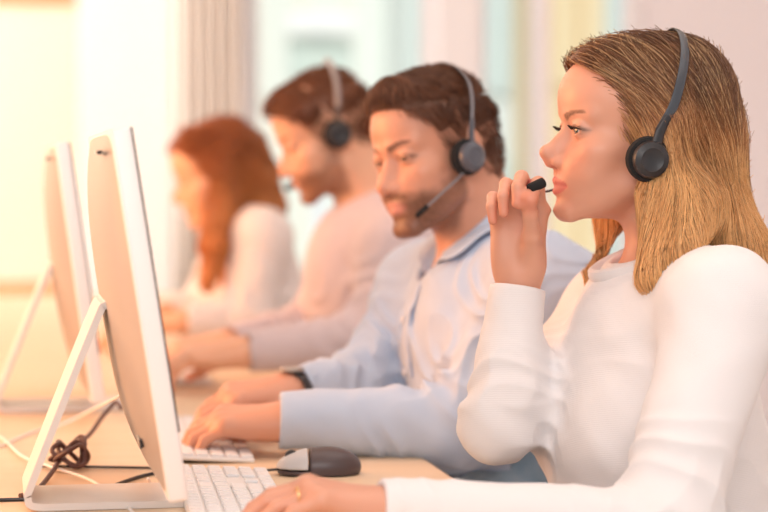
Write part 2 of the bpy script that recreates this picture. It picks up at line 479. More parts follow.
# ---------------------------------------------------------------- hair strands
def trace(vol, R, roots, flow, L, seg, off, lift=0.0, wob=0.0, sag=0.0, cutv=None):
    """walk from the roots over the surface of vol; flow works in vol's local frame"""
    n = len(roots); p = roots.astype(np.float64).copy(); out = [p.copy()]; st = (L / seg)[:, None]
    ph = RNG.uniform(0, 1.5, n) + 5 * nz3(vol.local(p), 9); fr = RNG.uniform(22, 34, n)
    for k in range(seg):
        q = vol.local(p); v = flow(q) @ R.T
        e = .002; g = np.stack([vol(p + np.eye(3)[i] * e) - vol(p - np.eye(3)[i] * e) for i in range(3)], 1) / (2 * e)
        g /= np.linalg.norm(g, axis=1)[:, None] + 1e-6
        d = vol(p)
        v = v - g * (v * g).sum(1)[:, None] * (d < .02)[:, None]
        v /= np.linalg.norm(v, axis=1)[:, None] + 1e-6
        side = np.cross(g, v)
        v = v + side * (wob * np.sin(ph + fr * L * k / seg))[:, None]
        al = 1.0 if cutv is None else np.clip((.0035 - (cutv(p) - d)) / .002, 0, 1)[:, None]
        p0 = p; p = p + v * st * al
        target = off + lift * ((k + 1) / seg) ** 1.3
        p = p + g * np.clip(target - vol(p), -.006, .006)[:, None] * (1 if cutv is None else (al > .3))
        p[:, 2] -= sag * (k / seg) ** 2
        out.append(p.copy())
    return np.stack(out, 1)
def strand_mesh(paths, rad):
    n, s, _ = paths.shape
    t = np.gradient(paths, axis=1); t /= np.linalg.norm(t, axis=2, keepdims=True) + 1e-9
    a = np.cross(t, np.array([.31, .17, .93])); a /= np.linalg.norm(a, axis=2, keepdims=True) + 1e-9; b = np.cross(t, a)
    prof = np.interp(np.linspace(0, 1, s), [0, .1, .7, 1], [.6, 1, .8, .12])[None, :, None]
    r = rad[:, None, None] * prof
    V = np.stack([paths + r * (a * math.cos(w) + b * math.sin(w)) for w in (0, 2.094, 4.189)], 2)   # n,s,3,3
    base = (np.arange(n)[:, None, None] * s + np.arange(s - 1)[None, :, None]) * 3
    k = np.arange(3)[None, None]; k2 = (k + 1) % 3
    Q = np.stack([base + k, base + k2, base + 3 + k2, base + 3 + k], -1).reshape(-1, 4)
    return V.reshape(-1, 3), Q
def make_hair(name, vol, R, lo, hi, h, m, parent, flow, count, L, seg, rad, colf, lift=0.0, wob=0.0, depth=(-.003, .002), rootsel=None, sag=0.0, clip=False):
    V, Q = polygonise(vol, lo, hi, h)
    q = vol.local(V); w = np.ones(len(V)) if rootsel is None else rootsel(q)
    un = S(vol.o, vol.R, vol.sc); un.ops = [x for x in vol.ops if x[0] != 'c']
    w = w * (np.abs(un(V)) < .0025); w = w / w.sum(); idx = RNG.choice(len(V), count, p=w)
    roots = V[idx] + RNG.normal(0, h, (count, 3))
    Ls = RNG.uniform(L[0], L[1], count); off = RNG.uniform(depth[0], depth[1], count)
    lf = RNG.uniform(.3, 1.0, count) * lift
    paths = trace(un if clip else vol, R, roots, flow, Ls, seg, off, lf, wob, sag, vol if clip else None)
    SV, SQ = strand_mesh(paths, RNG.uniform(.6, 1.2, count) * rad)
    Vb = V  # underlayer shrunk a little
    e = .002; g = np.stack([vol(Vb + np.eye(3)[i] * e) - vol(Vb - np.eye(3)[i] * e) for i in range(3)], 1) / (2 * e)
    Vb = Vb - g / (np.linalg.norm(g, axis=1)[:, None] + 1e-6) * .0035
    allV = np.concatenate([Vb, SV]); allQ = np.concatenate([Q, SQ + len(Vb)])
    o = mesh_from(name, allV, allQ, m, parent)
    tone = np.clip(.5 + .28 * RNG.normal(0, 1, count) * .8 + .42 * nz3(vol.local(roots) * A(1, 1, .6), 95, 3), 0, 1); s = paths.shape[1]
    ql = vol.local(SV); tt = np.repeat(np.tile(np.linspace(0, 1, s), count), 3)
    vcol(o, np.concatenate([colf(vol.local(V), np.full(len(V), .25), np.zeros(len(V))), colf(ql, np.repeat(tone, s * 3), tt)])[:len(o.data.vertices)])
    return o

# ---------------------------------------------------------------- body and clothes
def torso_ops(b, J, e, male, f, r, k=.05):
    """adds trunk shapes, inflated by e, to b. J: neck, shL, shR, pelvis (world)"""
    N, L, Rr, H = (np.asarray(J[x], float) for x in ('neck', 'shL', 'shR', 'pelvis'))
    m = 1.0 if male else 0.0; u = norm(N - H); fw = norm(f - u * (f @ u)); rt = np.cross(fw, u)
    lat = norm(Rr - L); M = np.stack([rt, fw, u], 1)
    ch = N - u * .155 + fw * (.035); b.u(ell(ch, (.135 + .022 * m + e, .098 + .014 * m + e, .165 + e), M), k)
    up = N - u * .06 + fw * .0; b.u(ell(up, (.12 + .02 * m + e, .068 + .012 * m + e, .07 + e), M), k)
    wa = N * .38 + H * .62 + fw * .02; b.u(ell(wa, (.125 + .022 * m + e, .092 + .016 * m + e, .17 + e), M), k)
    b.u(ell(H, (.160 + e, .118 + e, .115 + e), M), k)
    for S_ in (L, Rr): b.u(cone(N - u * .045, S_ * .94 + N * .06 + u * .002, .048 + e, .050 + .008 * m + e), .04)
    for S_ in (L, Rr): b.u(cone(N + u * (-.012 + .012 * m) - fw * .01, S_ * .62 + N * .38 + u * .010, .036 + .004 * m + e * .6, .034 + e), .03)
    if not male:
        for s in (-1, 1): b.u(ell(N - u * .185 + fw * .100 + rt * s * .068, (.052 + e, .045 + e, .052 + e), M), .04)
    return M
def arm_ops(b, S_, E, W, rr, e, k=.03):
    b.u(cone(S_, E, rr[0] + e, rr[1] + e), k); b.u(cone(E, W, rr[1] * .98 + e, rr[2] + e), .025)
def seg_wrinkle(a, b_, amp, freq, wob, width, centre=.5, seed=0.0, span=.5, rad=.09):
    """folds running round a limb between a and b"""
    a = A(*a); b_ = A(*b_); L = float(np.linalg.norm(b_ - a)); ax = (b_ - a) / L
    def f(p):
        t = (p - a) @ ax / L; q = p - a - ((p - a) @ ax)[:, None] * ax; rd = np.sqrt((q * q).sum(1))
        m = np.exp(-((t - centre) / span) ** 4) * np.clip(1 - (rd - rad) / .03, 0, 1)
        w = np.sin(t * L * freq + wob * nz3(p, 18, seed) * 3 + seed)
        w = 1 - np.abs(w) * 1.6
        return (-amp * w * m * (.55 + .45 * nz3(p, 30, seed + 2))).astype(np.float32)
    return f, (a + b_) / 2, L / 2 + rad + .05
def skin_body(name, lbl, cat, H, R, J, male, hands, base, lipc, browc, beard, res, skin, group=None, lo_hi=None, root=None, neck_r=None, jaw_lines=True):
    """one continuous mesh: head, neck, trunk, arms, hands"""
    b = S(); f = J['f']; sc = H.sc
    b.u(H.prim(.17 * sc + .03, H.o))
    nr = neck_r or (.052 if male else .043)
    hb = H.world(A(0, -.030, -.045)[None])[0]
    b.u(cone(hb, J['neck'] + np.array([0, 0, .01]), nr * sc, nr * 1.08), .028)
    b.u(cone(H.world(A(0, -.045, .0)[None])[0], J['neck'] - f * .02, nr * sc * .95, nr), .03)
    ar = (.047, .040, .029) if male else (.040, .034, .0245)
    torso_ops(b, J, -.008, male, f, None)
    arm_ops(b, J['shL'], J['elL'], J['wrL'], ar, -.004); arm_ops(b, J['shR'], J['elR'], J['wrR'], ar, -.004)
    for hd in hands: b.ops.append(('u', hd, .014, hd.o, .23))
    pts = np.stack([J[k] for k in ('neck', 'shL', 'shR', 'elL', 'elR', 'wrL', 'wrR', 'pelvis')] + [H.o] + [hd.world(A(0, .10, 0)[None])[0] for hd in hands])
    lo, hi = pts.min(0) - .14, pts.max(0) + .14
    V, Q = polygonise(b, lo, hi, res)
    o = mesh_from(name, V, Q, skin, root)
    q = H.local(V)
    inhead = (np.linalg.norm(q, axis=1) < .16)
    c = np.tile(A(*base), (len(V), 1)); c[inhead] = face_colours(q[inhead], base, male, lipc, browc, beard)
    for hd in hands:   # pinker finger tips and knuckles
        for t, d in hd.tips:
            tw = hd.world(A(*t)[None])[0]; dd = np.linalg.norm(V - tw, axis=1); w = (.55 * np.exp(-(dd / .014) ** 2))[:, None]
            c = c * (1 - w) + A(*base) * A(1.0, .66, .60) * w
    vcol(o, c); return o, lo, hi
def nails(hands, parent, m):
    for hd in hands:
        for t, d in hd.tips:
            mb = MB()
            tw = hd.world(A(*t)[None])[0]; dw = norm(hd.R @ d); z = hd.R[:, 2]; n = norm(z - dw * (z @ dw)); s = np.cross(dw, n)
            for sgn in (1,):
                c = tw + n * .0052 * hd.sc + dw * .003
                M = Matrix([list(s), list(dw), list(n)]).transposed()
                mb.box(c, (.0042, .0055, .0009), M, .0008)
            mb.build('fingernail', m, parent, smooth=True)
def hframe(y, zh):
    y = norm(y); x = norm(np.cross(y, zh)); z = np.cross(x, y); return np.stack([x, y, z], 1)
def headset(H, lbl, group, cupr, x, cup, path, mic, msh, mfoam, mband, boom_side, micdir=None, micr=.0045, bandw=.006):
    """path: (y, z, x-scale) stations of the near half of the band; cup = (y, z)"""
    R = H.R; W = lambda *v: H.world(A(*v)[None])[0]
    t = thing('headset', lbl, 'headset', H.o, group)
    pts = [(-x * xs, y, z) for y, z, xs in path]; full = pts + [(-a, b, c) for a, b, c in pts[::-1][1:]]
    Wp = spline([W(*p) for p in full], 6)
    MB().tube(Wp, [(.0016, bandw * .75)] * len(Wp), 10).build('headband', mband, t, smooth=True)
    for s in (-1, 1):
        c = W(s * x, cup[0], cup[1]); ax = norm(R @ np.array([s, .0, -.05]))
        MB().lathe([(0, -.016), (cupr * .8, -.016), (cupr * 1.03, -.012), (cupr * 1.1, -.005), (cupr * 1.03, .001), (cupr * .9, .003), (0, .003)], c, ax).build('ear_cushion', mfoam, t, smooth=True)
        e = MB().lathe([(0, .002), (cupr * .86, .002), (cupr * .9, .006), (cupr * .82, .011), (cupr * .55, .0145), (cupr * .5, .0135), (0, .0135)], c, ax).build('ear_cup', msh, t, smooth=True)
        if path:
            a = W(s * x * path[0][2], path[0][0], path[0][1]); b = W(s * x * path[1][2], path[1][0], path[1][1])
            u = norm(b - a); MB().tube([c + ax * .006 + u * cupr * .3, a + ax * .003, a * .4 + b * .6 + ax * .002], [(.004, .0075), (.004, .0065), (.003, .0045)], 10).build('band_slider', msh, t, smooth=True)
    c = W(boom_side * (x + .012), cup[0], cup[1]); mp = [c] + [W(*p) if len(p) == 3 else np.array(p[0]) for p in mic]
    sp = spline(mp, 8); MB().tube(sp, .0016, 8).build('microphone_boom', mband, t, smooth=True)
    d = norm(sp[-1] - sp[-3]) if micdir is None else norm(micdir)
    L = .011; MB().lathe([(0, -L), (micr * .8, -L), (micr, -L + .001), (micr, L - .0015), (micr * .7, L), (micr * .6, L - .0007), (0, L - .0007)], sp[-1] + d * L * .5, d, 20).build('microphone', mfoam, t, smooth=True)
    return t
# ================================================================ BUILD
SKIN = mat('skin', (.8, .55, .42), .42, attr='col', sss=.12, bump=(900, .05, .0005, 'noise'))
HAIR = mat('hair_strands', (.2, .1, .05), .38, attr='col', spec=.4)
EYE = mat('eyeball', (.8, .8, .8), .08, attr='col', coat=.5)
LASH = mat('eyelash_dark', (.02, .012, .01), .6)
NAIL = mat('fingernail', (.86, .55, .47), .25)
BLACKP = mat('black_plastic', (.022, .022, .026), .38)
FOAM = mat('black_foam', (.012, .012, .013), .95, bump=(1500, .6, .001, 'noise'))
GREYP = mat('grey_plastic', (.09, .10, .125), .3)
GREYB = mat('grey_band', (.22, .23, .26), .3)
KNIT = mat('cream_knit', (.82, .80, .81), .9, sheen=.3, bump=(150, .16, .0012, 'Z'))
KNIT2 = mat('oatmeal_knit', (.80, .74, .72), .92, sheen=.3, bump=(300, .3, .0012, 'Z'))
SHIRT = mat('pale_blue_cotton', (.50, .60, .76), .85, sheen=.1, noise=(14, (.57, .66, .80), .6), bump=(1400, .15, .0006, 'noise'))
TEE = mat('mauve_jersey', (.60, .50, .52), .9, sheen=.2, noise=(60, (.66, .56, .57), .5), bump=(1200, .15, .0006, 'noise'))
DENIM = mat('blue_denim', (.26, .40, .52), .9, noise=((40, 40, 40), (.38, .50, .60), .7), bump=(900, .3, .001, 'noise'))
DENIM_D = mat('dark_trousers', (.10, .12, .18), .9)
SHOE = mat('shoe_leather', (.12, .08, .06), .5)
BUTTON = mat('pearl_button', (.85, .85, .88), .25)
GOLD = mat('gold_ring', (.95, .70, .35), .22, metal=1)
ALU = mat('aluminium', (.40, .36, .33), .4, metal=.25)
ALUW = mat('pale_aluminium', (.88, .86, .85), .45, metal=.1)
GLASSB = mat('black_screen_glass', (.02, .02, .025), .06)
KEY = mat('white_key', (.90, .90, .91), .4)
WOOD = mat('pale_desk_wood', (.80, .62, .44), .5, noise=((3, 26, 3), (.74, .55, .37), .6))
WCABLE = mat('white_cable', (.88, .85, .82), .5)
DCABLE = mat('dark_cable', (.09, .035, .03), .5)

def capsule_legs(name, J, m, parent, r=(.082, .060, .048), lowres=.006, waist=0.0):
    b = S(); f = J['f']; H_ = J['pelvis']; rt = norm(J['shR'] - J['shL']); rt = norm(rt - f * (rt @ f)); lo = []
    b.u(ell(H_, (.168, .168, .12)), .03)
    if waist: b.u(ell(H_ + np.array([0, 0, waist]), (.160, .175, .115)), .03)
    for s in (-1, 1):
        a = H_ + rt * s * .09 + f * .02; k = a + f * .42 + np.array([0, 0, -.02]); k = np.array([k[0], k[1], min(k[2], .60)])
        an = np.array([k[0] + .05 * -f[0], k[1], .10]); b.u(cone(a, k, r[0], r[1]), .04); b.u(cone(k, an, r[1] * .95, r[2]), .03); lo += [k, an]
    b.disp(lambda p: (.003 * nz3(p, 22, 3)).astype(np.float32))
    lo = np.array(lo + [H_]); o = sdf_obj(name, b, lo.min(0) - .2, lo.max(0) + .2, lowres, m, parent)
    sh = []
    for s in (0, 1):
        an = lo[1 + 2 * s]; c = S(); c.u(cone(an + np.array([0, 0, -.065]), an + f * .15 + np.array([0, 0, -.070]), .034, .030)); c.u(cone(an, an + np.array([0, 0, -.05]), .04, .038), .03)
        c.cut(box(an + np.array([0, 0, -.2]), (.4, .4, .1)))
        sdf_obj('shoe', c, an - .22, an + .22, .006, SHOE, parent)
    return o
def cuffcut(b, w, ax, r, ext=.004):
    ax = norm(ax); M = hframe(ax, (0.13, .4, 1)); c = w + ax * (.12 + ext)
    b.cut(box(c, (.07, .12, .07), 0, M), .003); b.cut(cone(w - ax * .03, w + ax * .05, r, r), .002)
def neckcut(b, N, f, r=.052, up=.02, fwd=.0):
    b.cut(cone(N + f * fwd - np.array([0, 0, .025]), N + f * (fwd + .015) + np.array([0, 0, .16]), r, r * 1.3), .006)
def bounds(J, e=.16):
    p = np.stack([J[k] for k in ('neck', 'shL', 'shR', 'elL', 'elR', 'wrL', 'wrR', 'pelvis')]); return p.min(0) - e, p.max(0) + e
def surf(sdf, p, d, n=80, st=.008):
    d = norm(d); p = np.array(p, float)
    for _ in range(n):
        v = float(sdf(p[None].astype(np.float32))[0])
        if v < .0004: break
        p = p + d * max(min(v, .03), .0004)
    return p

# ---------------------------------------------------------------- woman in front
def woman_front():
    t = thing('person', 'woman with long blonde hair in a cream knit sweater, fingers raised to her headset microphone', 'person', (0, 0, 0))
    f = np.array([-1.0, 0, 0]); R = frame(0, -4.0, 0); o = P(631, 134.5, 2.5); H = head_sdf(o, R, .965, False, .88, ears=True, jawopen=.0022)
    J = dict(f=f, neck=P(668, 270, 2.50), shL=P(724, 310, 2.33), shR=P(612, 316, 2.66), elL=P(662, 536, 2.20), elR=P(499, 425, 2.47),
             wrL=P(388, 511, 2.13), wrR=P(519, 279, 2.49), pelvis=P(700, 610, 2.50))
    t.location = Vector([float(J['pelvis'][0]), float(J['pelvis'][1]), 0]); bpy.context.view_layer.update()
    # raised right hand pinching the microphone
    RR = hframe(norm(RT * -.02 + UP * 1.0 + FW * -.05), FW * 1.0 + RT * .25)
    hR = hand_sdf(J['wrR'], RR, .93, -1, curls=[(.55, 1.25, .7), (.55, 1.45, .9), (.6, 1.55, .9), (.65, 1.5, .9)], spread=.07, thumb_dir=(.10, .86, -.50), thumb_curl=.06)
    RL = hframe(norm(f * 1.0 + np.array([0, -.04, .26])), np.array([0, -.12, 1.0]))
    hL = hand_sdf(J['wrL'], RL, .93, 1, curls=[(.50, .40, .25), (.52, .42, .28), (.55, .42, .3), (.55, .40, .3)], spread=.08, thumb_dir=(.52, .80, -.22), thumb_curl=.12)
    body, lo, hi = skin_body('body', '', '', H, R, J, False, [hL, hR], (.69, .345, .235), (.60, .17, .15), (.11, .05, .028), None, .0021, SKIN, root=t)
    eyes('eye', H, t, (.09, .09, .08), gaze=(-.05, -.04), m_eye=EYE); lashes(H, t, LASH, .88)
    nails([hL], t, NAIL)
    # ring on the left hand's fourth finger
    mc = A(.0093 * -1, .088, .001); d = norm(np.array([-.05, math.cos(.28), -math.sin(.28)])); c = hL.world((mc + d * .018)[None])[0]; ax = hL.R @ d
    x = norm(np.cross(ax, [0, 0, 1])); y = np.cross(ax, x); ring = [c + (x * math.cos(a) + y * math.sin(a)) * .0089 for a in np.linspace(0, 2 * PI, 28, endpoint=False)]
    tg = tag(MB().tube(ring, .0011, 8, closed=True).build('ring', GOLD, None, smooth=True), 'thin gold ring on the hand resting at the near keyboard', 'ring')
    # sweater
    b = S(); torso_ops(b, J, .010, False, f, None)
    b.u(cone(J['shL'], J['elL'], .062, .052), .04); b.u(cone(J['elL'], J['wrL'] + norm(J['wrL'] - J['elL']) * .01, .050, .0335), .03)
    b.u(cone(J['shR'], J['elR'], .056, .042), .04); b.u(cone(J['elR'], J['wrR'] + norm(J['elR'] - J['wrR']) * .004, .042, .0335), .03)
    mid = J['elR'] * .5 + J['wrR'] * .5; b.u(ell(J['elR'] * .74 + J['wrR'] * .26 + RT * .010, (.039, .039, .06)), .03)
    b.u(ell(J['neck'] * .42 + J['pelvis'] * .58 + f * .045, (.115, .13, .16)), .05)
    for g in (seg_wrinkle(J['shL'], J['elL'], .0042, 62, 1.3, .1, .85, 1.0, .3, .08), seg_wrinkle(J['elL'], J['wrL'], .0035, 70, 1.4, .1, .1, 2.2, .3, .07),
              seg_wrinkle(J['elL'], J['wrL'], .0022, 90, 1.2, .1, .9, 3.2, .22, .06),
              seg_wrinkle(J['shR'], J['elR'], .0050, 60, 1.5, .1, .80, 4.1, .35, .08), seg_wrinkle(J['elR'], J['wrR'], .0042, 66, 1.5, .1, .20, 5.3, .3, .08)): b.disp(*g)
    N, Hp = J['neck'], J['pelvis']
    b.disp(*seg_wrinkle(N - f * .0, Hp, .0035, 26, 1.2, .1, .6, 6.3, .4, .22))
    b.disp(lambda p: (.0024 * nz3(p, 21, 8) + .0013 * nz3(p, 55, 1)).astype(np.float32))
    neckcut(b, N, f, .050, fwd=.012)
    cR, cL = J['wrR'], J['wrL']
    cuffcut(b, cR, cR - J['elR'], .0250, -.010); cuffcut(b, cL, cL - J['elL'], .0250, .010)
    lo2, hi2 = bounds(J, .17)
    sw = sdf_obj('sweater', b, lo2, hi2, .0026, KNIT, t)
    ringc = N + f * .022 + np.array([0, 0, .014]); Rc = np.stack([norm(np.cross([0, 1, 0], norm(np.array([-.38, 0, 1.0])))), np.array([0, 1.0, 0]), norm(np.array([-.38, 0, 1.0]))], 1)
    th = np.linspace(0, 2 * PI, 64, endpoint=False); pts = [ringc + Rc @ np.array([math.cos(a) * .068, math.sin(a) * .068, 0]) for a in th]
    c_ = MB().tube(pts, [(.0085, .014)] * 64, 10, closed=True).build('collar', KNIT, sw, smooth=True)
    capsule_legs('trousers', J, DENIM_D, t)
    # hair
    v = S(o, R, .965)
    v.u(ell((0, -.018, .038), (.083, .101, .092)))
    v.u(ell((.0, .045, .075), (.055, .045, .036)), .03)
    v.u(ell((0, -.070, .005), (.080, .066, .115)), .03)
    for s in (-1, 1):
        v.u(cone((s * .070, -.020, .01), (s * .080, -.028 + .022 * (s > 0), -.085), .028, .026), .02)
        v.u(cone((s * .082, -.030 + .022 * (s > 0), -.085), (s * (.104 - .03 * (s > 0)), -.016 + .04 * (s > 0), -.178 + .036 * (s > 0)), .028, .021), .02)
    v.u(cone((0, -.075, -.02), (-.015, -.112, -.13), .070, .046), .03)
    v.u(cone((-.03, -.105, -.10), (-.075, -.166, -.160), .050, .020), .02)
    v.u(cone((.03, -.105, -.10), (.055, -.120, -.165), .040, .020), .02)
    wl = v.local(np.stack([P(664, 215, 2.435), P(651, 276, 2.375), P(694, 205, 2.43), P(684, 250, 2.36)]))
    v.u(cone(wl[0], wl[1], .026, .011), .045); v.u(cone(wl[2], wl[3], .027, .012), .05)
    v.cut(ell((0, .120, -.012), (.2, .092, .102)), .008)
    v.cut(ell((0, .118, -.13), (.078, .120, .15)), .008)
    v.cut(ell((0, .100, -.13), (.2, .108, .14)), .006)
    v.cut(cone((0, -.015, -.05), (0, -.045, -.20), .048, .052), .01)
    def flow(q):
        top = smooth01((q[:, 2] + .03) / .11)[:, None]; sx = np.tanh((q[:, 0] - .006) / .012)
        a = np.stack([sx * 1.0, np.full(len(q), -.62), np.full(len(q), -.55)], 1)
        c = np.stack([np.sign(q[:, 0]) * .05, -.10 + 0 * sx - .25 * (q[:, 1] < -.05), np.full(len(q), -1.0)], 1)
        return a * top + c * (1 - top)
    def colf(q, tone, tt):
        z = q[:, 2]; n = len(q)
        w = smooth01((.085 - z) / .17 + .20 * (tone - .5) + .12 * nz3(q, 60, 4))[:, None]
        w = np.clip(w + .12 * (np.abs(q[:, 0]) > .05)[:, None] * (q[:, 1] > -.05)[:, None], 0, 1)
        root = A(.17, .078, .040); mid = A(.46, .200, .078); tip = A(.95, .54, .23)
        c = np.where(w < .5, root + (mid - root) * w * 2, mid + (tip - mid) * (w * 2 - 1))
        k = smooth01((tone - .62) / .3)[:, None] * .5; c = c * (1 - k) + A(.95, .64, .33) * k
        k = smooth01((.38 - tone) / .3)[:, None] * .6; return c * (1 - k) + A(.13, .055, .026) * k
    hw = lambda q: 1.0 + 1.5 * (q[:, 2] > .0) + 1.5 * (q[:, 0] < -.03)
    make_hair('hair', v, R, o - .27, o + .22, .0035, HAIR, t, flow, 9000, (.09, .23), 22, .00055, colf, .005, .20, (-.003, .002), hw, sag=.0006)
    # headset
    headset(H, 'black headset over long blonde hair', 'headsets', .0245, .100, (.006, -.032),
            [(-.004, .002, 1.0), (-.020, .034, .98), (-.030, .068, .90), (-.040, .100, .67), (-.046, .124, .36), (-.048, .134, 0)],
            [(.078, .035, -.055), (.045, .092, -.078), (.012, .118, -.070), (P(540, 184, 2.435),)], BLACKP, FOAM, mat('black_band', (.05, .06, .075), .35), 1,
            micdir=(-RT * .9 - UP * .42 - FW * .5), micr=.0062, bandw=.008)
    return t

# ---------------------------------------------------------------- man in the pale blue shirt
def shirt_collar(name, N, f, m, parent, sdf, hb=.035, lean=.0, ra=.062, rb=.066, drop=.042):
    up = np.array([0, 0, 1.0]); rt = np.cross(f, up); V = []; nu, nv = 40, 6
    for i in range(nu + 1):
        th = -PI * .90 + 2 * PI * .90 * i / nu; a = PI - abs(th)                     # 0 at the front opening
        s = math.sin(th); c = -math.cos(th); back = (1 + math.cos(th)) / 2
        topz = .004 + .080 * back ** 1.3; fr = smooth01(np.array([1 - back]))[0]
        for j in range(nv + 1):
            v = j / nv; w = v
            r = 1 + .36 * w + .10 * fr * w; z = topz - w * (drop + .022 * fr ** 3) - .012 * fr * (1)
            V.append(N + rt * s * ra * r * (-1) + f * (c * rb * r * (1 - .27 * fr) + .010) + up * z)
    V = np.array(V); want = np.tile(.004 + .006 * np.linspace(0, 1, nv + 1), nu + 1)
    for it in range(6):
        e = .003; g = np.stack([sdf(V + np.eye(3)[i] * e) - sdf(V - np.eye(3)[i] * e) for i in range(3)], 1); g /= np.linalg.norm(g, axis=1)[:, None] + 1e-9
        outw = np.stack([V[:, 0] - N[0], V[:, 1] - N[1], np.full(len(V), .05)], 1); outw /= np.linalg.norm(outw, axis=1)[:, None]
        low = np.tile(np.linspace(0, 1, nv + 1) > .3, nu + 1)
        V = V + (g * .5 + outw * .5) * (np.clip(want - sdf(V), 0, .012) * low)[:, None]
    Q = [(i * (nv + 1) + j, (i + 1) * (nv + 1) + j, (i + 1) * (nv + 1) + j + 1, i * (nv + 1) + j + 1) for i in range(nu) for j in range(nv)]
    o = mesh_from(name, V, Q, m, parent); md = o.modifiers.new('thick', 'SOLIDIFY'); md.thickness = .004; md.offset = 0
    o.modifiers.new('s', 'SUBSURF').render_levels = 1; return o
def man_shirt():
    t = thing('person', 'bearded man in a pale blue button shirt and grey headset, typing behind the blonde woman', 'person')
    f = np.array([-1.0, 0, 0]); R = frame(25, 9, 7); o = P(434, 152, 2.93); H = head_sdf(o, R, .955, True, .5)
    J = dict(f=f, neck=P(480, 258, 2.97), shL=P(546, 291, 2.79), shR=P(424, 293, 3.14), elL=P(462, 424, 2.78), elR=P(372, 383, 3.08),
             wrL=P(291, 421, 2.76), wrR=P(293, 391, 2.93), pelvis=P(572, 520, 2.97))
    t.location = Vector([float(J['pelvis'][0]), float(J['pelvis'][1]), 0]); bpy.context.view_layer.update()
    hL = hand_sdf(J['wrL'], hframe(norm(f * 1.0 + np.array([0, .28, -.02])), np.array([0, -.25, 1.0])), 1.03, 1, curls=[(.45, .55, .35), (.5, .55, .4), (.5, .55, .4), (.5, .55, .4)], spread=.09, thumb_dir=(.6, .72, -.35))
    hR = hand_sdf(J['wrR'], hframe(norm(f * 1.0 + np.array([0, -.25, -.06])), np.array([0, -.2, 1.0])), 1.03, -1, curls=[(.45, .55, .35), (.5, .55, .4), (.5, .55, .4), (.5, .55, .4)], spread=.09, thumb_dir=(.6, .72, -.35))
    body, lo, hi = skin_body('body', '', '', H, R, J, True, [hL, hR], (.67, .335, .225), (.68, .27, .24), (.055, .025, .015), (.14, .060, .034), .0025, SKIN, root=t)
    eyes('eye', H, t, (.10, .06, .04), gaze=(-.2, -.22), m_eye=EYE); nails([hL, hR], t, NAIL)
    b = S(); torso_ops(b, J, .010, True, f, None)
    b.u(cone(J['shL'], J['elL'], .068, .056), .04); b.u(cone(J['elL'], J['wrL'] + norm(J['wrL'] - J['elL']) * .01, .054, .038), .03)
    b.u(cone(J['shR'], J['elR'], .066, .054), .04); b.u(cone(J['elR'], J['wrR'] + norm(J['elR'] - J['wrR']) * .01, .052, .036), .03)
    for g in (seg_wrinkle(J['shL'], J['elL'], .0050, 55, 1.7, .1, .75, 1.0, .45, .09), seg_wrinkle(J['elL'], J['wrL'], .0042, 62, 1.5, .1, .2, 2.2, .4, .08),
              seg_wrinkle(J['shR'], J['elR'], .0055, 55, 1.7, .1, .70, 4.1, .45, .09), seg_wrinkle(J['elR'], J['wrR'], .0045, 62, 1.5, .1, .30, 5.3, .4, .08),
              seg_wrinkle(J['neck'], J['pelvis'], .010, 30, 2.6, .1, .5, .7, .5, .24)): b.disp(*g)
    b.disp(lambda p: (.0042 * nz3(p, 24, 5) + .0012 * nz3(p, 60, 1)).astype(np.float32))
    b.cut(cone(J['neck'] + f * .02 - np.array([0, 0, .02]), J['neck'] + f * .13 + np.array([0, 0, .12]), .058, .07), .006); neckcut(b, J['neck'], f, .060, fwd=.010)
    cuffcut(b, J['wrR'], J['wrR'] - J['elR'], .031, .000); cuffcut(b, J['wrL'], J['wrL'] - J['elL'], .031, .016)
    b.cut(box(J['pelvis'] + np.array([.10, 0, -.02]), (.22, .24, .20)), .004)
    lo2, hi2 = bounds(J, .17); sh = sdf_obj('shirt', b, lo2, hi2, .003, SHIRT, t)
    shirt_collar('collar', J['neck'] + np.array([0, 0, .026]), f, SHIRT, sh, b)
    up = np.array([0, 0, 1.0]); N = J['neck']; pts = []
    for k in range(26):
        p0 = N + f * .21 - up * (.035 + k * .0125) + np.array([0, -.022, 0]); pts.append(surf(b, p0, -f) + f * .0012)
    pl = MB().tube(spline(pts, 3), [(.0165, .0048)] * (3 * 25 + 1), 8).build('placket', SHIRT, t, smooth=True)
    for k in (4, 10, 16, 22):
        c = pts[k] + f * .006; MB().lathe([(0, 0), (.0052, 0), (.0056, .0012), (.0045, .0022), (.003, .0016), (0, .0016)], c, f, 16).build('button', BUTTON, t, smooth=True)
    capsule_legs('jeans', J, DENIM, t, (.088, .066, .052), waist=.10)
    v = S(o, R, .955); short_hair(v)
    v.u(ell((0, .042, .083), (.052, .040, .028)), .02)
    short_cut(v, .118, -.002, .090, .078)
    def flow(q): return np.stack([q[:, 0] * 3, np.where(q[:, 2] > .07, .35 - 6 * (q[:, 1] - .02), -.5) - 0 * q[:, 0], np.where(q[:, 2] > .07, .4, -.8)], 1)
    def colf(q, tone, tt):
        c = A(.105, .042, .022) + (A(.20, .085, .045) - A(.105, .042, .022)) * np.clip(tone, 0, 1)[:, None]
        k = (smooth01((-.005 - q[:, 2]) / .04) * .35)[:, None]; return c * (1 - k) + A(.40, .22, .15) * k
    make_hair('hair', v, R, o - .17, o + .17, .003, HAIR, t, flow, 5000, (.012, .040), 6, .00075, colf, .011, .1, (-.002, .001), lambda q: 1 + 3.0 * (q[:, 2] > .06), clip=True)
    headset(H, 'grey headset on the bearded man in the pale blue shirt', 'headsets', .0235, .090, (.006, -.018),
            [(-.004, .012, .98), (-.018, .050, .98), (-.030, .083, .86), (-.038, .106, .60), (-.042, .120, .30), (-.043, .126, 0)],
            [(-.088, .020, -.038), (-.078, .052, -.058), (-.060, .080, -.078)], GREYP, FOAM, GREYB, -1, micr=.0040, bandw=.006)
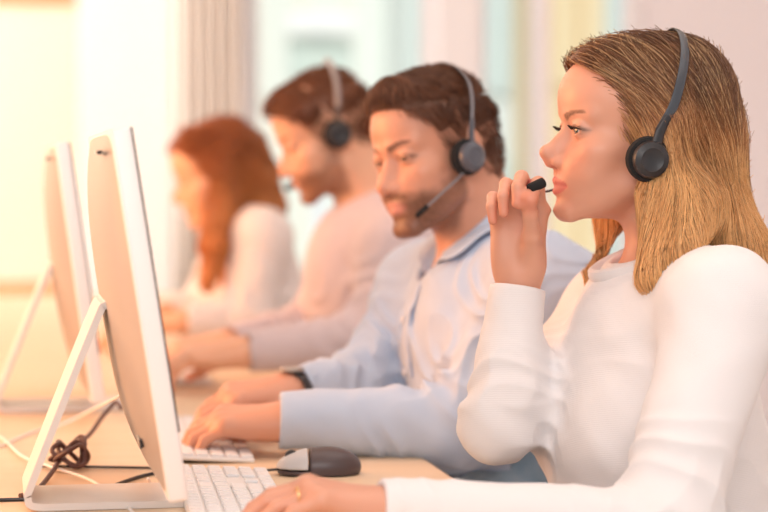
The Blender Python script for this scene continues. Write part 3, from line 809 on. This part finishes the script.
    w = J['wrR'] + norm(J['elR'] - J['wrR']) * -.004; ax = norm(J['wrR'] - J['elR']); x = norm(np.cross(ax, [0, 0, 1])); y = np.cross(ax, x)
    wt = thing('wristwatch', 'dark strap wristwatch on the far wrist of the man in the blue shirt', 'watch', w)
    rg = [w + (x * math.cos(a) * 1.0 + y * math.sin(a) * .80) * .0335 for a in np.linspace(0, 2 * PI, 32, endpoint=False)]
    MB().tube(rg, [(.0016, .009)] * 32, 8, closed=True).build('strap', BLACKP, wt, smooth=True)
    MB().lathe([(0, 0), (.017, 0), (.018, .003), (.016, .006), (0, .006)], w - y * .028 if y[2] < 0 else w + y * .028, [0, 0, 1]).build('watch_case', ALU, wt, smooth=True)
    return t
def short_hair(v):
    v.u(ell((0, .020, .046), (.0785, .072, .064)))
    v.u(ell((0, -.014, .035), (.078, .093, .086))); v.u(ell((0, -.052, -.02), (.064, .050, .060)), .02)
def short_cut(v, y0, z0, ry, rz):
    v.cut(ell((0, y0, z0), (.2, ry, rz)), .006)
    v.cut(ell((0, .055, -.098), (.2, .090, .075)), .006)
    v.cut(box((0, 0, -.20), (.3, .3, .105)), .012)
    for s in (-1, 1): v.cut(ell((s * .088, -.014, -.008), (.024, .022, .034)), .004)

# ---------------------------------------------------------------- man in the mauve top
def man_mauve():
    t = thing('person', 'dark haired man in a mauve long sleeved top looking down in profile', 'person')
    f = np.array([-1.0, 0, 0]); R = frame(3, 22, 0); o = P(325, 133, 3.78); H = head_sdf(o, R, .955, True, .30)
    J = dict(f=f, neck=P(370, 210, 3.80), shL=P(402, 254, 3.62), shR=P(352, 254, 3.98), elL=P(372, 338, 3.56), elR=P(318, 325, 3.86),
             wrL=P(246, 352, 3.52), wrR=P(228, 345, 3.70), pelvis=P(420, 410, 3.80))
    t.location = Vector([float(J['pelvis'][0]), float(J['pelvis'][1]), 0]); bpy.context.view_layer.update()
    cu = [(.4, .5, .35)] * 4
    hL = hand_sdf(J['wrL'], hframe(norm(f + np.array([0, .2, -.08])), np.array([0, -.2, 1.0])), 1.02, 1, curls=cu)
    hR = hand_sdf(J['wrR'], hframe(norm(f + np.array([0, -.2, -.08])), np.array([0, -.2, 1.0])), 1.02, -1, curls=cu)
    skin_body('body', '', '', H, R, J, True, [hL, hR], (.78, .42, .27), (.60, .25, .20), (.12, .05, .025), (.22, .085, .04), .0035, SKIN, root=t)
    eyes('eye', H, t, (.08, .05, .03), gaze=(0, -.3), m_eye=EYE)
    b = S(); torso_ops(b, J, .010, True, f, None)
    b.u(cone(J['shL'], J['elL'], .066, .054), .04); b.u(cone(J['elL'], J['wrL'], .052, .034), .03)
    b.u(cone(J['shR'], J['elR'], .066, .052), .04); b.u(cone(J['elR'], J['wrR'], .050, .034), .03)
    for g in (seg_wrinkle(J['shL'], J['elL'], .005, 50, 1.7, .1, .7, 1.0, .45, .09), seg_wrinkle(J['elL'], J['wrL'], .004, 55, 1.5, .1, .2, 2.2, .4, .08), seg_wrinkle(J['neck'], J['pelvis'], .005, 34, 2.0, .1, .6, .7, .4, .24)): b.disp(*g)
    neckcut(b, J['neck'], f, .056, fwd=.012)
    cuffcut(b, J['wrR'], J['wrR'] - J['elR'], .030, -.002); cuffcut(b, J['wrL'], J['wrL'] - J['elL'], .030, -.002)
    lo2, hi2 = bounds(J, .17); sw = sdf_obj('long_sleeved_top', b, lo2, hi2, .004, TEE, t)
    ringc = J['neck'] + f * .016 + np.array([0, 0, .002]); z = norm(np.array([-.42, 0, 1.0])); Rc = np.stack([np.cross([0, 1, 0], z), np.array([0, 1.0, 0]), z], 1)
    pts = [ringc + Rc @ np.array([math.cos(a) * .066, math.sin(a) * .068, 0]) for a in np.linspace(0, 2 * PI, 48, endpoint=False)]
    c_ = MB().tube(pts, [(.005, .010)] * 48, 8, closed=True).build('collar', TEE, sw, smooth=True)
    capsule_legs('trousers', J, DENIM_D, t)
    v = S(o, R, .955); short_hair(v); v.u(ell((0, .046, .074), (.052, .046, .032)), .02); short_cut(v, .124, -.008, .094, .078)
    def flow(q): return np.stack([q[:, 0] * 2, np.where(q[:, 2] > .07, .5, -.4), np.where(q[:, 2] > .07, .1, -.9)], 1)
    colf = lambda q, tone, tt: A(.13, .042, .016) + (A(.24, .085, .035) - A(.13, .042, .016)) * np.clip(tone, 0, 1)[:, None]
    make_hair('hair', v, R, o - .17, o + .17, .0035, HAIR, t, flow, 2500, (.012, .030), 5, .0009, colf, .006, .1, (-.002, .001), clip=True)
    headset(H, 'dark headset on the man in the mauve top', 'headsets', .0245, .090, (-.004, -.006),
            [(-.014, .022, .98), (-.028, .055, .98), (-.040, .085, .86), (-.048, .108, .60), (-.052, .122, .30), (-.053, .128, 0)],
            [(.082, .030, -.045), (.052, .074, -.066), (.026, .094, -.070)], BLACKP, FOAM, GREYB, 1, micr=.006, bandw=.008)
    return t

# ---------------------------------------------------------------- far woman
def woman_far():
    t = thing('person', 'woman with wavy auburn hair in an oatmeal sweater at the far end of the desk', 'person')
    f = np.array([-1.0, 0, 0]); R = frame(2, 16, 0); o = P(215, 173, 4.45); H = head_sdf(o, R, .92, False, .3)
    J = dict(f=f, neck=P(243, 222, 4.5), shL=P(262, 240, 4.34), shR=P(232, 240, 4.66), elL=P(246, 318, 4.30), elR=P(205, 308, 4.6),
             wrL=P(182, 322, 4.24), wrR=P(165, 316, 4.45), pelvis=P(300, 385, 4.5))
    t.location = Vector([float(J['pelvis'][0]), float(J['pelvis'][1]), 0]); bpy.context.view_layer.update()
    cu = [(.4, .5, .35)] * 4
    hL = hand_sdf(J['wrL'], hframe(norm(f + np.array([0, .1, -.1])), np.array([0, 0, 1.0])), .93, 1, curls=cu)
    hR = hand_sdf(J['wrR'], hframe(norm(f + np.array([0, -.1, -.1])), np.array([0, 0, 1.0])), .93, -1, curls=cu)
    skin_body('body', '', '', H, R, J, False, [hL, hR], (.82, .45, .27), (.62, .22, .18), (.30, .11, .04), None, .004, SKIN, root=t)
    eyes('eye', H, t, (.08, .06, .04), gaze=(0, -.3), m_eye=EYE)
    b = S(); torso_ops(b, J, .010, False, f, None)
    b.u(cone(J['shL'], J['elL'], .060, .054), .04); b.u(cone(J['elL'], J['wrL'], .052, .034), .03)
    b.u(cone(J['shR'], J['elR'], .058, .050), .04); b.u(cone(J['elR'], J['wrR'], .050, .034), .03)
    for g in (seg_wrinkle(J['shL'], J['elL'], .006, 45, 1.7, .1, .6, 1.0, .5, .09), seg_wrinkle(J['elL'], J['wrL'], .004, 55, 1.5, .1, .2, 2.2, .4, .08)): b.disp(*g)
    neckcut(b, J['neck'], f, .048, fwd=.012)
    cuffcut(b, J['wrR'], J['wrR'] - J['elR'], .028, -.002); cuffcut(b, J['wrL'], J['wrL'] - J['elL'], .028, -.002)
    lo2, hi2 = bounds(J, .17); sw = sdf_obj('sweater', b, lo2, hi2, .0045, KNIT2, t)
    capsule_legs('trousers', J, DENIM_D, t)
    v = S(o, R, .92)
    v.u(ell((0, -.018, .040), (.088, .102, .090))); v.u(ell((0, .04, .07), (.06, .05, .04)), .03)
    v.u(cone((0, -.06, .0), (-.01, -.075, -.10), .080, .062), .03)
    for s in (-1, 1): v.u(cone((s * .070, -.010, .0), (s * .078, .012, -.12), .034, .034), .02); v.u(cone((s * .082, .012, -.12), (s * .105, .045, -.245), .036, .020), .02)
    v.cut(ell((0, .128, -.012), (.2, .088, .096)), .008); v.cut(ell((0, .14, -.09), (.2, .092, .10)), .008)
    l0 = v.local(np.stack([P(222, 205, 4.36), P(214, 245, 4.30), P(207, 282, 4.27)]))
    v.u(cone(l0[0], l0[1], .036, .030), .03); v.u(cone(l0[1], l0[2], .030, .014), .02); v.cut(cone((0, -.015, -.05), (0, -.045, -.25), .050, .056), .01)
    v.disp(lambda p: (.006 * nz3(p, 45, 2)).astype(np.float32))
    def flow(q):
        top = smooth01((q[:, 2] + .03) / .11)[:, None]; sx = np.tanh(q[:, 0] / .02)
        a = np.stack([sx * 1.0, np.full(len(q), -.5), np.full(len(q), -.6)], 1); c = np.stack([np.sin(q[:, 2] * 90) * .3, .15 + 0 * sx, np.full(len(q), -1.0)], 1)
        return a * top + c * (1 - top)
    def colf(q, tone, tt):
        w = smooth01((.10 - q[:, 2]) / .25 + .3 * (tone - .5))[:, None]; return A(.36, .11, .035) + (A(.70, .27, .085) - A(.36, .11, .035)) * w
    make_hair('hair', v, R, o - .33, o + .22, .0045, HAIR, t, flow, 2600, (.08, .18), 14, .0011, colf, .006, .35, (-.002, .003))
    return t
# ---------------------------------------------------------------- computers
def imac(lblm, corner_top, corner_bot, tilt_deg, first=None, yaw=0.0):
    """all-in-one desktop; corner_bot = near lower screen-side corner (world)"""
    t = thing('desktop_computer', lblm, 'computer', corner_bot, 'aluminium desktop computers')
    W_, Hh, T = .528, .390, .0215; ti = math.radians(tilt_deg)
    ey = np.array([math.sin(math.radians(yaw)), math.cos(math.radians(yaw)), 0]); ex = np.array([ey[1], -ey[0], 0])
    up = np.array([0, 0, 1.0]) * math.cos(ti) - ex * math.sin(ti); n = np.cross(ey, up); n = ex * math.cos(ti) + up * 0 + np.array([0, 0, 1]) * math.sin(ti)
    X = lambda a, b, c: corner_bot + ey * a + up * b + n * c     # a along width, b up, c towards the user
    M = Matrix([list(ey), list(up), list(n)]).transposed()
    MB().box(X(W_ / 2, Hh / 2, -T / 2 - .0015), (W_ / 2, Hh / 2, T / 2), M, .004, 3).build('casing', ALUW, t, smooth=True)
    MB().box(X(W_ / 2, Hh / 2 + .035, -.0012), (W_ / 2 - .002, Hh / 2 - .036, .0012), M, .001, 1).build('screen', GLASSB, t)
    # bulging back
    V = []; nu, nv = 28, 22
    for i in range(nu + 1):
        for j in range(nv + 1):
            u = i / nu * 2 - 1; v = j / nv * 2 - 1
            d = .015 * (1 - abs(u) ** 2.6) ** .8 * (1 - abs(v * .98 + .02 * (1 if v > 0 else -1)) ** 2.6) ** .7 + .011 * (1 - abs(u) ** 6) * (1 - abs(v) ** 4) if abs(u) < 1 and abs(v) < 1 else 0
            V.append(X(W_ / 2 * (1 + u) * .996 + .001, Hh / 2 * (1 + v) * .996 + .001, -T + .0002 - d))
    Q = [(i * (nv + 1) + j, (i + 1) * (nv + 1) + j, (i + 1) * (nv + 1) + j + 1, i * (nv + 1) + j + 1) for i in range(nu) for j in range(nv)]
    back = mesh_from('back_cover', V, Q, ALU, t)
    MB().box(X(.075, Hh - .022, -T - .0135), (.03, .002, .003), M, .001).build('air_vent', GLASSB, t)
    MB().box(X(.10, .055, -T - .016), (.018, .005, .002), M, .001).build('port_socket', GLASSB, t)
    # stand: leg slopes back-down, rounds into the foot
    c0 = X(W_ / 2, Hh * .52, -T - .018); zt = DESK + .001
    b0 = np.array([c0[0] - .004, c0[1], c0[2]]); prof = []
    heel = c0 + ex * (-.085); heel[2] = zt + .004
    def pt(e, z): q = c0 + ex * e; q[2] = z; return q
    path = [c0 + ex * .02 + up * .006, pt(-.006, c0[2] - .004), pt(-.02, c0[2] - .028), pt(-.086, zt + .040), pt(-.094, zt + .014), pt(-.084, zt + .0045), pt(-.04, zt + .004), pt(.115, zt + .0035)]
    sp = spline(path, 7); hw = .070; th = .004; V = []; 
    for i, p in enumerate(sp):
        d = norm(sp[min(i + 1, len(sp) - 1)] - sp[max(i - 1, 0)]); nn = np.cross(ey, d)
        for a, b in ((-hw, -th), (hw, -th), (hw, th), (-hw, th)): V.append(p + ey * a + nn * b)
    Q = []
    for i in range(len(sp) - 1):
        for k in range(4): Q.append((i * 4 + k, i * 4 + (k + 1) % 4, (i + 1) * 4 + (k + 1) % 4, (i + 1) * 4 + k))
    Q += [(3, 2, 1, 0), tuple(len(V) - 4 + k for k in range(4))]
    st = mesh_from('stand', V, Q, mat('stand_aluminium', (.74, .70, .67), .4, metal=.2), t, smooth=False); bv = st.modifiers.new('b', 'BEVEL'); bv.width = .0015; bv.segments = 2; bv.limit_method = 'ANGLE'
    return t, X, c0
KEYMESH = {}
def key_mesh(w):
    if w not in KEYMESH:
        bm = bmesh.new(); bmesh.ops.create_cube(bm, size=1.0); bmesh.ops.scale(bm, vec=Vector((.0160, .019 * w - .003, .0035)), verts=bm.verts)
        bmesh.ops.bevel(bm, geom=bm.edges[:], offset=.0011, segments=2, affect='EDGES'); me = bpy.data.meshes.new('key'); bm.to_mesh(me); bm.free(); me.materials.append(KEY); KEYMESH[w] = me
    return KEYMESH[w]
def keyboard(lbl, corner, yaw, flat=False):
    """corner: user-side corner at the right-hand (far) end"""
    t = bpy.data.objects.new('keyboard', None); C.objects.link(t); t['label'] = lbl; t['category'] = 'keyboard'; t['group'] = 'white keyboards'
    t.location = Vector([float(x) for x in corner]); t.rotation_euler = (0, 0, yaw); tl = math.radians(3.5)
    mb = MB(); mb.box((-.0575, -.2155, .006), (.0575, .2155, .0028), Matrix.Rotation(tl, 3, 'Y'), .002, 2); mb.build('base', ALUW, t, local=True)
    mb = MB(); mb.box((-.108, -.2155, .0045), (.007, .20, .0045), None, .003, 2); mb.build('foot_bar', ALUW, t, local=True)
    rows = [[1] + [1] * 12 + [2], [1] * 13 + [2], [1.5] + [1] * 12 + [1.5], [1.75] + [1] * 11 + [2.25], [2.25] + [1] * 10 + [2.75], [1.25] * 3 + [6.25] + [1.25] * 4]
    rows[0] = [1.07] * 14; k = 0
    def key(x, y, w):
        nonlocal k
        o = bpy.data.objects.new('key', key_mesh(w)); C.objects.link(o); o.parent = t
        dx = x; o.location = (dx, y, .0105 - (dx + .0575) * math.sin(tl)); o.rotation_euler = (0, tl, 0)
    total = 22.5 * .019; y0 = -.2155 - total / 2 + .0005
    for r, row in enumerate(rows):
        x = -.1055 + r * .0192; u = 0.0
        for w in row: key(x, y0 + (u + w / 2) * .019, w); u += w
        for c_ in range(3):
            if r in (0, 1, 2) or (r == 4 and c_ == 1) or r == 5: key(x, y0 + (15.25 + c_ + .5) * .019, 1)
        for c_ in range(4):
            if r == 5 and c_ == 1: continue
            key(x, y0 + (18.5 + c_ + .5) * .019 + (.0095 if (r == 5 and c_ == 0) else 0), 2 if (r == 5 and c_ == 0) else 1)
    return t
def mouse(lbl, c, yaw):
    R = frame(math.degrees(yaw), 0, 0); t = thing('computer_mouse', lbl, 'mouse', c)
    def shape(e=0.0):
        b = S(c, R); b.u(ell((0, -.008, .009), (.0300 + e, .045 + e, .0255 + e))); b.u(ell((0, .020, .008), (.026 + e, .033 + e, .020 + e)), .01); b.cut(box((0, 0, -.05), (.1, .1, .05)), .002); return b
    b = shape(); b.cut(box((0, .048, .029), (.1, .036, .0225)), .0012)
    sdf_obj('shell', b, c - .08, c + .08, .0016, mat('dark_mouse_plastic', (.075, .055, .06), .35), t)
    g = shape(.0004)
    q = S(); q.ops.append(('u', g, 0, A(*c), .2)); I = S(c, R)
    cutf = S(c, R); cutf.u(box((0, .049, .030), (.1, .0345, .0215)))
    q2 = lambda p: np.maximum(g(p), cutf(p))
    V, Q = polygonise(q2, c - .08, c + .08, .0014); mesh_from('mouse_buttons', V, Q, mat('grey_mouse_plastic', (.55, .55, .56), .35), t)
    w = c + R @ np.array([0, .034, .0215]); MB().lathe([(0, -.0035), (.0085, -.0035), (.0095, 0), (.0085, .0035), (0, .0035)], w, R[:, 0], 20).build('scroll_wheel', BLACKP, t, smooth=True)
    tip = c + R @ np.array([0, .058, .006])
    sp = spline([tip - R[:, 1] * .008, tip, tip + R[:, 1] * .04 + np.array([0, .005, -.003]), tip + R[:, 1] * .12 + np.array([0, .045, -.0035]), tip + R[:, 1] * .30 + np.array([0, .085, -.0035])], 8)
    MB().tube(sp, .0017, 8).build('mouse_cable', BLACKP, t, smooth=True)
    return t

DESK = .735
def build_desk():
    e = PZ(456, 480, DESK); xe = float(e[0])
    t = thing('desk', 'long pale wooden desk shared by the four people', 'desk', (xe - .5, 4.0, 0))
    MB().box((xe - .65, 3.95, DESK - .014), (.65, 2.45, .014), None, .003, 2).build('desktop', WOOD, t)
    MB().box((xe + .0012, 3.95, DESK - .014), (.001, 2.449, .012), None).build('edge_band', mat('edge_band', (.55, .38, .25), .5), t)
    for y in (1.65, 3.95, 6.25):
        for x in (xe - .08, xe - 1.22): MB().box((x, y, (DESK - .028) / 2), (.025, .025, (DESK - .028) / 2), None, .003, 1).build('leg', ALU, t)
    return xe
def at_y(px, Y, z=None, py=None):
    r = FW + (px - 384) / FPX * RT - ((py if py is not None else 256) - 256) / FPX * UP
    k = Y / r[1]; return CAM + r * k
def struct(o): o['kind'] = 'structure'; return o
def build_room():
    YB = 7.8; X = lambda px: float(at_y(px, YB)[0]); Z = lambda py: float(at_y(384, YB, py=py)[2]); H_ = 3.0
    white = mat('white_paint', (.93, .92, .91), .7); pink = mat('pale_pink_wall', (.84, .84, .90), .8, noise=(2, (.86, .86, .92), .5)); frm = mat('window_frame_white', (.85, .87, .92), .5)
    flo = mat('pale_floor', (.62, .55, .48), .55, noise=((1, 6, 1), (.56, .48, .41), .5))
    struct(MB().box((.6, 3.8, -.05), (3.4, 6.2, .05)).build('floor', flo))
    struct(MB().box((.6, 2.95, 3.05), (3.4, 4.95, .05)).build('ceiling', white))
    struct(MB().box((4.05, 2.95, 1.5), (.05, 4.9, 1.5)).build('wall_right', pink))
    # left board wall, white pier, window bay, pier, second bay, pink wall
    def wall(n, a, b, z0, z1, m, th=.12, y=YB): return struct(MB().box(((a + b) / 2, y + th / 2, (z0 + z1) / 2), ((b - a) / 2, th / 2, (z1 - z0) / 2)).build(n, m))
    cream = mat('cream_wall', (.90, .80, .64), .8)
    wall('wall_back_left', -2.8, X(78), 0, H_, cream); wall('wall_back_pier', X(78), X(172), 0, H_, white, .16, YB - .04)
    wall('wall_back_middle', X(437), X(478), 0, H_, frm, .16, YB - .04); wall('wall_back_right', X(640), 4.0, 0, H_, pink)
    wall('wall_back_sill', X(172), X(437), 0, .55, white); wall('wall_back_base', X(478), X(640), 0, .55, white)
    wall('wall_back_head', X(172), X(437), 2.7, H_, white); wall('wall_back_lintel', X(478), X(640), 2.7, H_, white)
    gm = bpy.data.materials.new('window_glass'); gm.use_nodes = True; nt = gm.node_tree; nt.nodes.clear()
    o_ = nt.nodes.new('ShaderNodeOutputMaterial'); mx = nt.nodes.new('ShaderNodeMixShader'); tr = nt.nodes.new('ShaderNodeBsdfTransparent'); gl = nt.nodes.new('ShaderNodeBsdfGlossy'); gl.inputs['Roughness'].default_value = .02; tr.inputs[0].default_value = (.96, .98, .98, 1)
    fr = nt.nodes.new('ShaderNodeFresnel'); fr.inputs[0].default_value = 1.3; nt.links.new(fr.outputs[0], mx.inputs[0]); nt.links.new(tr.outputs[0], mx.inputs[1]); nt.links.new(gl.outputs[0], mx.inputs[2]); nt.links.new(mx.outputs[0], o_.inputs[0])
    def window(n, a, b, mull):
        w = struct(MB().box(((a + b) / 2, YB + .06, 1.625), ((b - a) / 2, .004, 1.075)).build(n, gm))
        for p, q in mull: MB().box(((X(p) + X(q)) / 2, YB + .04, 1.625), ((X(q) - X(p)) / 2, .05, 1.075)).build('mullion', frm, w)
        for z in (.58, 2.67): MB().box(((a + b) / 2, YB + .04, z), ((b - a) / 2, .05, .03)).build('frame_rail', frm, w)
        return w
    window('window_1', X(172), X(437), [(240, 258), (424, 437)]); window('window_2', X(478), X(640), [(478, 484), (533, 549), (626, 640)])
    # folded beige curtain in the first bay
    m = mat('beige_curtain', (.90, .85, .80), .9); V = []; n = 90; a, b = X(172), X(240)
    for i in range(n + 1):
        x = a + (b - a) * i / n
        for z in (.5, 1.2, 1.9, 2.72): V.append((x, YB - .10 + .028 * math.sin(i / n * 2 * PI * 6 + .3 * z) + .01 * math.sin(i * .9), z))
    Q = [(i * 4 + j, (i + 1) * 4 + j, (i + 1) * 4 + j + 1, i * 4 + j + 1) for i in range(n) for j in range(3)]
    c = mesh_from('curtain', V, Q, m); c.modifiers.new('s', 'SOLIDIFY').thickness = .003; tag(c, 'beige curtain hanging in folds left of the window bar', 'curtain')
    # framed board on the left wall
    t = thing('whiteboard', 'cream board with an orange wooden frame on the back wall', 'whiteboard', (X(20), YB, Z(275)))
    a, b, z0, z1 = -2.2, X(77), Z(278), Z(10); orange = mat('orange_wood', (.80, .38, .18), .5)
    MB().box(((a + b) / 2, YB - .012, (z0 + z1) / 2), ((b - a) / 2, .010, (z1 - z0) / 2)).build('board_panel', mat('cream_board', (.93, .86, .70), .6), t)
    for z in (z0 - .03, z1 + .03): MB().box(((a + b) / 2, YB - .02, z), ((b - a) / 2, .022, .03), None, .004).build('frame_rail', orange, t)
    MB().box((b + .008, YB - .02, (z0 + z1) / 2), (.010, .018, (z1 - z0) / 2), None, .004).build('frame_stile', mat('pale_wood', (.86, .66, .42), .5), t)
    # radiator under the board
    r = thing('radiator', 'white ribbed radiator on the wall under the cream board', 'radiator', (X(25), YB - .08, .3)); zr0, zr1 = .25, Z(292)
    x = X(-60)
    while x < X(62): MB().box((x, YB - .09, (zr0 + zr1) / 2), (.024, .05, (zr1 - zr0) / 2), None, .012, 2).build('radiator_section', white, r, smooth=True); x += .062
    for x_ in (X(-50), X(50)): MB().tube([(x_, YB - .09, 0), (x_, YB - .09, zr0 + .06)], .016, 10).build('leg', white, r)
    for z in (zr0 + .05, zr1 - .05): MB().tube([(X(-62), YB - .09, z), (X(64), YB - .09, z)], .016, 10).build('pipe', white, r)
    # outside: street, buildings
    struct(MB().box((3, 22, -.35), (22, 14, .05)).build('ground_outside', mat('paving', (.70, .69, .66), .8)))
    YO = 15.0; XO = lambda px: float(at_y(px, YO)[0]); ZO = lambda py: float(at_y(384, YO, py=py)[2])
    def bld(lbl, px0, px1, y, wallc, glassc, zt=6.0, rows=4, cols=3):
        a, b = float(at_y(px0, y)[0]), float(at_y(px1, y)[0])
        t = thing('building', lbl, 'building', ((a + b) / 2, y, -.3))
        MB().box(((a + b) / 2, y + .5, zt / 2 - .3), ((b - a) / 2, .5, zt / 2)).build('facade', mat('facade', wallc, .7), t)
        gl = mat('facade_glass', glassc, .15)
        for i in range(cols):
            for j in range(rows):
                w = (b - a) / cols; h = (zt) / rows
                MB().box((a + (i + .5) * w, y - .02, -.3 + (j + .5) * h), (w * .38, .03, h * .36), None, .01, 1).build('window_pane', gl, t)
        return t
    bld('pale teal glass building right of the white pier', 480, 548, 15.5, (.78, .84, .84), (.66, .77, .78), 7, 4, 2)
    bld('ochre building seen between the white window bars', 549, 603, 14.0, (.80, .62, .36), (.84, .69, .44), 7, 4, 2)
    bld('pale teal building at the right end of the window', 604, 650, 15.5, (.74, .82, .82), (.66, .78, .79), 7, 4, 2)
    bld('cream building behind the two men in headsets', 256, 392, 17.0, (.90, .88, .80), (.84, .87, .82), 7, 4, 3)
    bld('grey green building just left of the white pier', 407, 440, 16.0, (.76, .82, .80), (.70, .80, .79), 7, 4, 2)
    bld('beige building behind the curtain', 150, 250, 17.0, (.82, .74, .66), (.80, .74, .68), 7, 4, 2)
    y = 13.0; p0, p1 = at_y(286, y, py=14), at_y(356, y, py=58)
    s = thing('street_sign', 'white and pale green sign panel on a post outside the window', 'sign', ((p0[0] + p1[0]) / 2, y, -.3))
    MB().box(((p0[0] + p1[0]) / 2, y, (p0[2] + p1[2]) / 2 + .07), ((p1[0] - p0[0]) / 2, .04, (p0[2] - p1[2]) / 2 - .07), None, .02).build('sign_panel', mat('white_sign', (.95, .97, .95), .5), s)
    MB().box(((p0[0] + p1[0]) / 2, y + .06, (p0[2] + p1[2]) / 2 - .14), ((p1[0] - p0[0]) / 2 - .02, .03, (p0[2] - p1[2]) / 2), None, .02).build('sign_board', mat('pale_green_sign', (.66, .76, .70), .5), s)
    MB().tube([((p0[0] + p1[0]) / 2, y + .1, -.3), ((p0[0] + p1[0]) / 2, y + .1, p0[2])], .05, 12).build('post', frm, s)
def cable(name, lbl, pts, r, m, n=8):
    o = MB().tube(spline(pts, n), r, 8).build(name, m, None, smooth=True); return tag(o, lbl, 'cable')
def build_cables():
    r = .0022; z = DESK + r
    p = lambda px, py, h=0.0: PZ(px, py, z + h)
    cable('power_cable', 'long thin black cable crossing the desk behind the near computer', [p(-60, 505), p(0, 500), p(60, 499), p(90, 497), p(110, 487), p(150, 474), p(200, 468)], .0022, BLACKP)
    cable('power_cable', 'white cable curving in front of the near computer stand', [p(-40, 420), p(0, 437, .002), p(22, 456, .004), p(52, 467, .006), p(90, 480, .004), p(120, 500), p(140, 520)], .0019, WCABLE)
    a = P(94, 302, 2.42)
    cable('power_cable', 'white cable rising from the desk to the back of the near computer', [p(-30, 452), p(0, 446), p(30, 433), p(62, 424, .006), p(90, 411, .03), P(112, 400, 2.60), P(128, 392, 2.56)], .0021, WCABLE)
    cable('charging_cable', 'short white cable looped by the lower corner of the near screen', [p(148, 478, .01), p(152, 486), p(165, 497), p(185, 505), p(200, 500)], .0020, WCABLE)
    # dark bundle
    c = p(70, 453, .018); pts = [p(20, 497), p(34, 494), p(46, 480, .003), p(56, 466, .01)]
    for k in range(30):
        a_ = k / 30 * 2 * PI * 4.4 + 2.5; rr = .020 + .006 * math.sin(k * 1.7)
        pts.append(c + np.array([math.cos(a_) * rr, math.sin(a_) * rr * 1.3 + .01 * math.sin(k * .7), .014 * math.sin(a_ * 1.5 + .4) + .004 * math.sin(k * 2.3)]))
    pts += [p(88, 436, .02), p(100, 420, .03), p(108, 410, .04), p(116, 402, .05), p(121, 408, .045)]
    pts = [np.array([q[0], q[1], max(q[2], DESK + .0035)]) for q in pts]
    cable('cable_bundle', 'dark brown cable coiled in a knot behind the near screen', pts, .0031, DCABLE, 5)
# ---------------------------------------------------------------- assembly
XE = build_desk(); build_room()
n1 = P(191, 500, 2.147); imac('near aluminium desktop computer with its orange lit back to the camera', None, n1, 8.6)
n2 = P(107, 402, 3.08); imac('farther aluminium desktop computer behind the near one', None, n2, 7.6)
keyboard('white keyboard under the blonde woman\'s hand', PZ(267, 474, DESK), math.radians(-2.4))
kc = PZ(255, 463, DESK); yw = math.radians(-2.4)
keyboard('white keyboard under the hands of the man in the blue shirt', kc + np.array([-.431 * math.sin(yw), .431, 0]), yw)
kc = PZ(214, 386, DESK)
keyboard('white keyboard in front of the man in the mauve top', kc + np.array([0, .431, 0]), 0)
mouse('dark computer mouse with a light grey front beside the near keyboard', PZ(319, 474, DESK + .0005), math.radians(-6))
build_cables()
woman_front(); man_shirt(); man_mauve(); woman_far()

# ---------------------------------------------------------------- light
def area(n, loc, to, size, e, col, sy=None):
    l = bpy.data.lights.new(n, 'AREA'); l.energy = e; l.size = size; l.color = col
    if sy: l.shape = 'RECTANGLE'; l.size_y = sy
    o = bpy.data.objects.new(n, l); C.objects.link(o); o.location = loc; o.rotation_euler = (Vector(to) - Vector(loc)).to_track_quat('-Z', 'Y').to_euler(); return o
area('left_warm_fill', (-2.6, 4.6, 2.0), (.9, 3.6, 1.0), 2.2, 52, (1.0, .46, .18), 1.8)  # unseen warm area lamp added to imitate the flare wash from the left
area('low_left_orange_fill', (-1.7, 3.4, 1.25), (.5, 2.7, .95), 1.2, 40, (1.0, .36, .10), 1.0)  # extra orange lamp added near the monitors to tint their backs
area('back_wall_fill', (-1.6, 6.2, 2.5), (-.2, 7.8, 1.3), 1.5, 66, (1.0, .93, .86), 1.5)  # added lamp inside the room, aimed at the left back wall to brighten it
area('front_fill', (-.5, -.6, 2.3), (.9, 2.6, 1.0), 2.0, 34, (1.0, .95, .93), 1.6)  # soft fill added behind the camera; no window modelled there
sl = bpy.data.lights.new('sun', 'SUN'); sl.energy = 2.3; sl.angle = .02; sl.color = (1, .97, .92); so = bpy.data.objects.new('sun', sl); C.objects.link(so); so.rotation_euler = Vector((.15, .62, -.80)).to_track_quat('-Z', 'Y').to_euler()
area('overhead_fill', (.9, 3.0, 2.95), (.8, 3.2, 0), 2.2, 25, (1.0, .96, .93), 3.5)  # unseen overhead fill, added to lift the interior under the ceiling
w = bpy.data.worlds.new('sky'); bpy.context.scene.world = w; w.use_nodes = True
w.node_tree.nodes['Background'].inputs[0].default_value = (1.0, .97, .96, 1); w.node_tree.nodes['Background'].inputs[1].default_value = .68
cam = bpy.data.cameras.new('camera'); co = bpy.data.objects.new('camera', cam); C.objects.link(co)
Mx = Matrix([[RT[i], UP[i], -FW[i]] for i in range(3)]); co.matrix_world = Matrix.Translation(Vector(CAM)) @ Mx.to_4x4()
cam.lens = FPX / 768 * 36; cam.sensor_width = 36; cam.clip_end = 200
cam.dof.use_dof = True; cam.dof.focus_distance = 2.42; cam.dof.aperture_fstop = 2.8
sc = bpy.context.scene; sc.camera = co
sc.view_settings.view_transform = 'Standard'; sc.view_settings.look = 'None'; sc.view_settings.exposure = 0.15; sc.view_settings.gamma = 1
sc.cycles.use_denoising = True; sc.cycles.max_bounces = 6; sc.cycles.transparent_max_bounces = 8
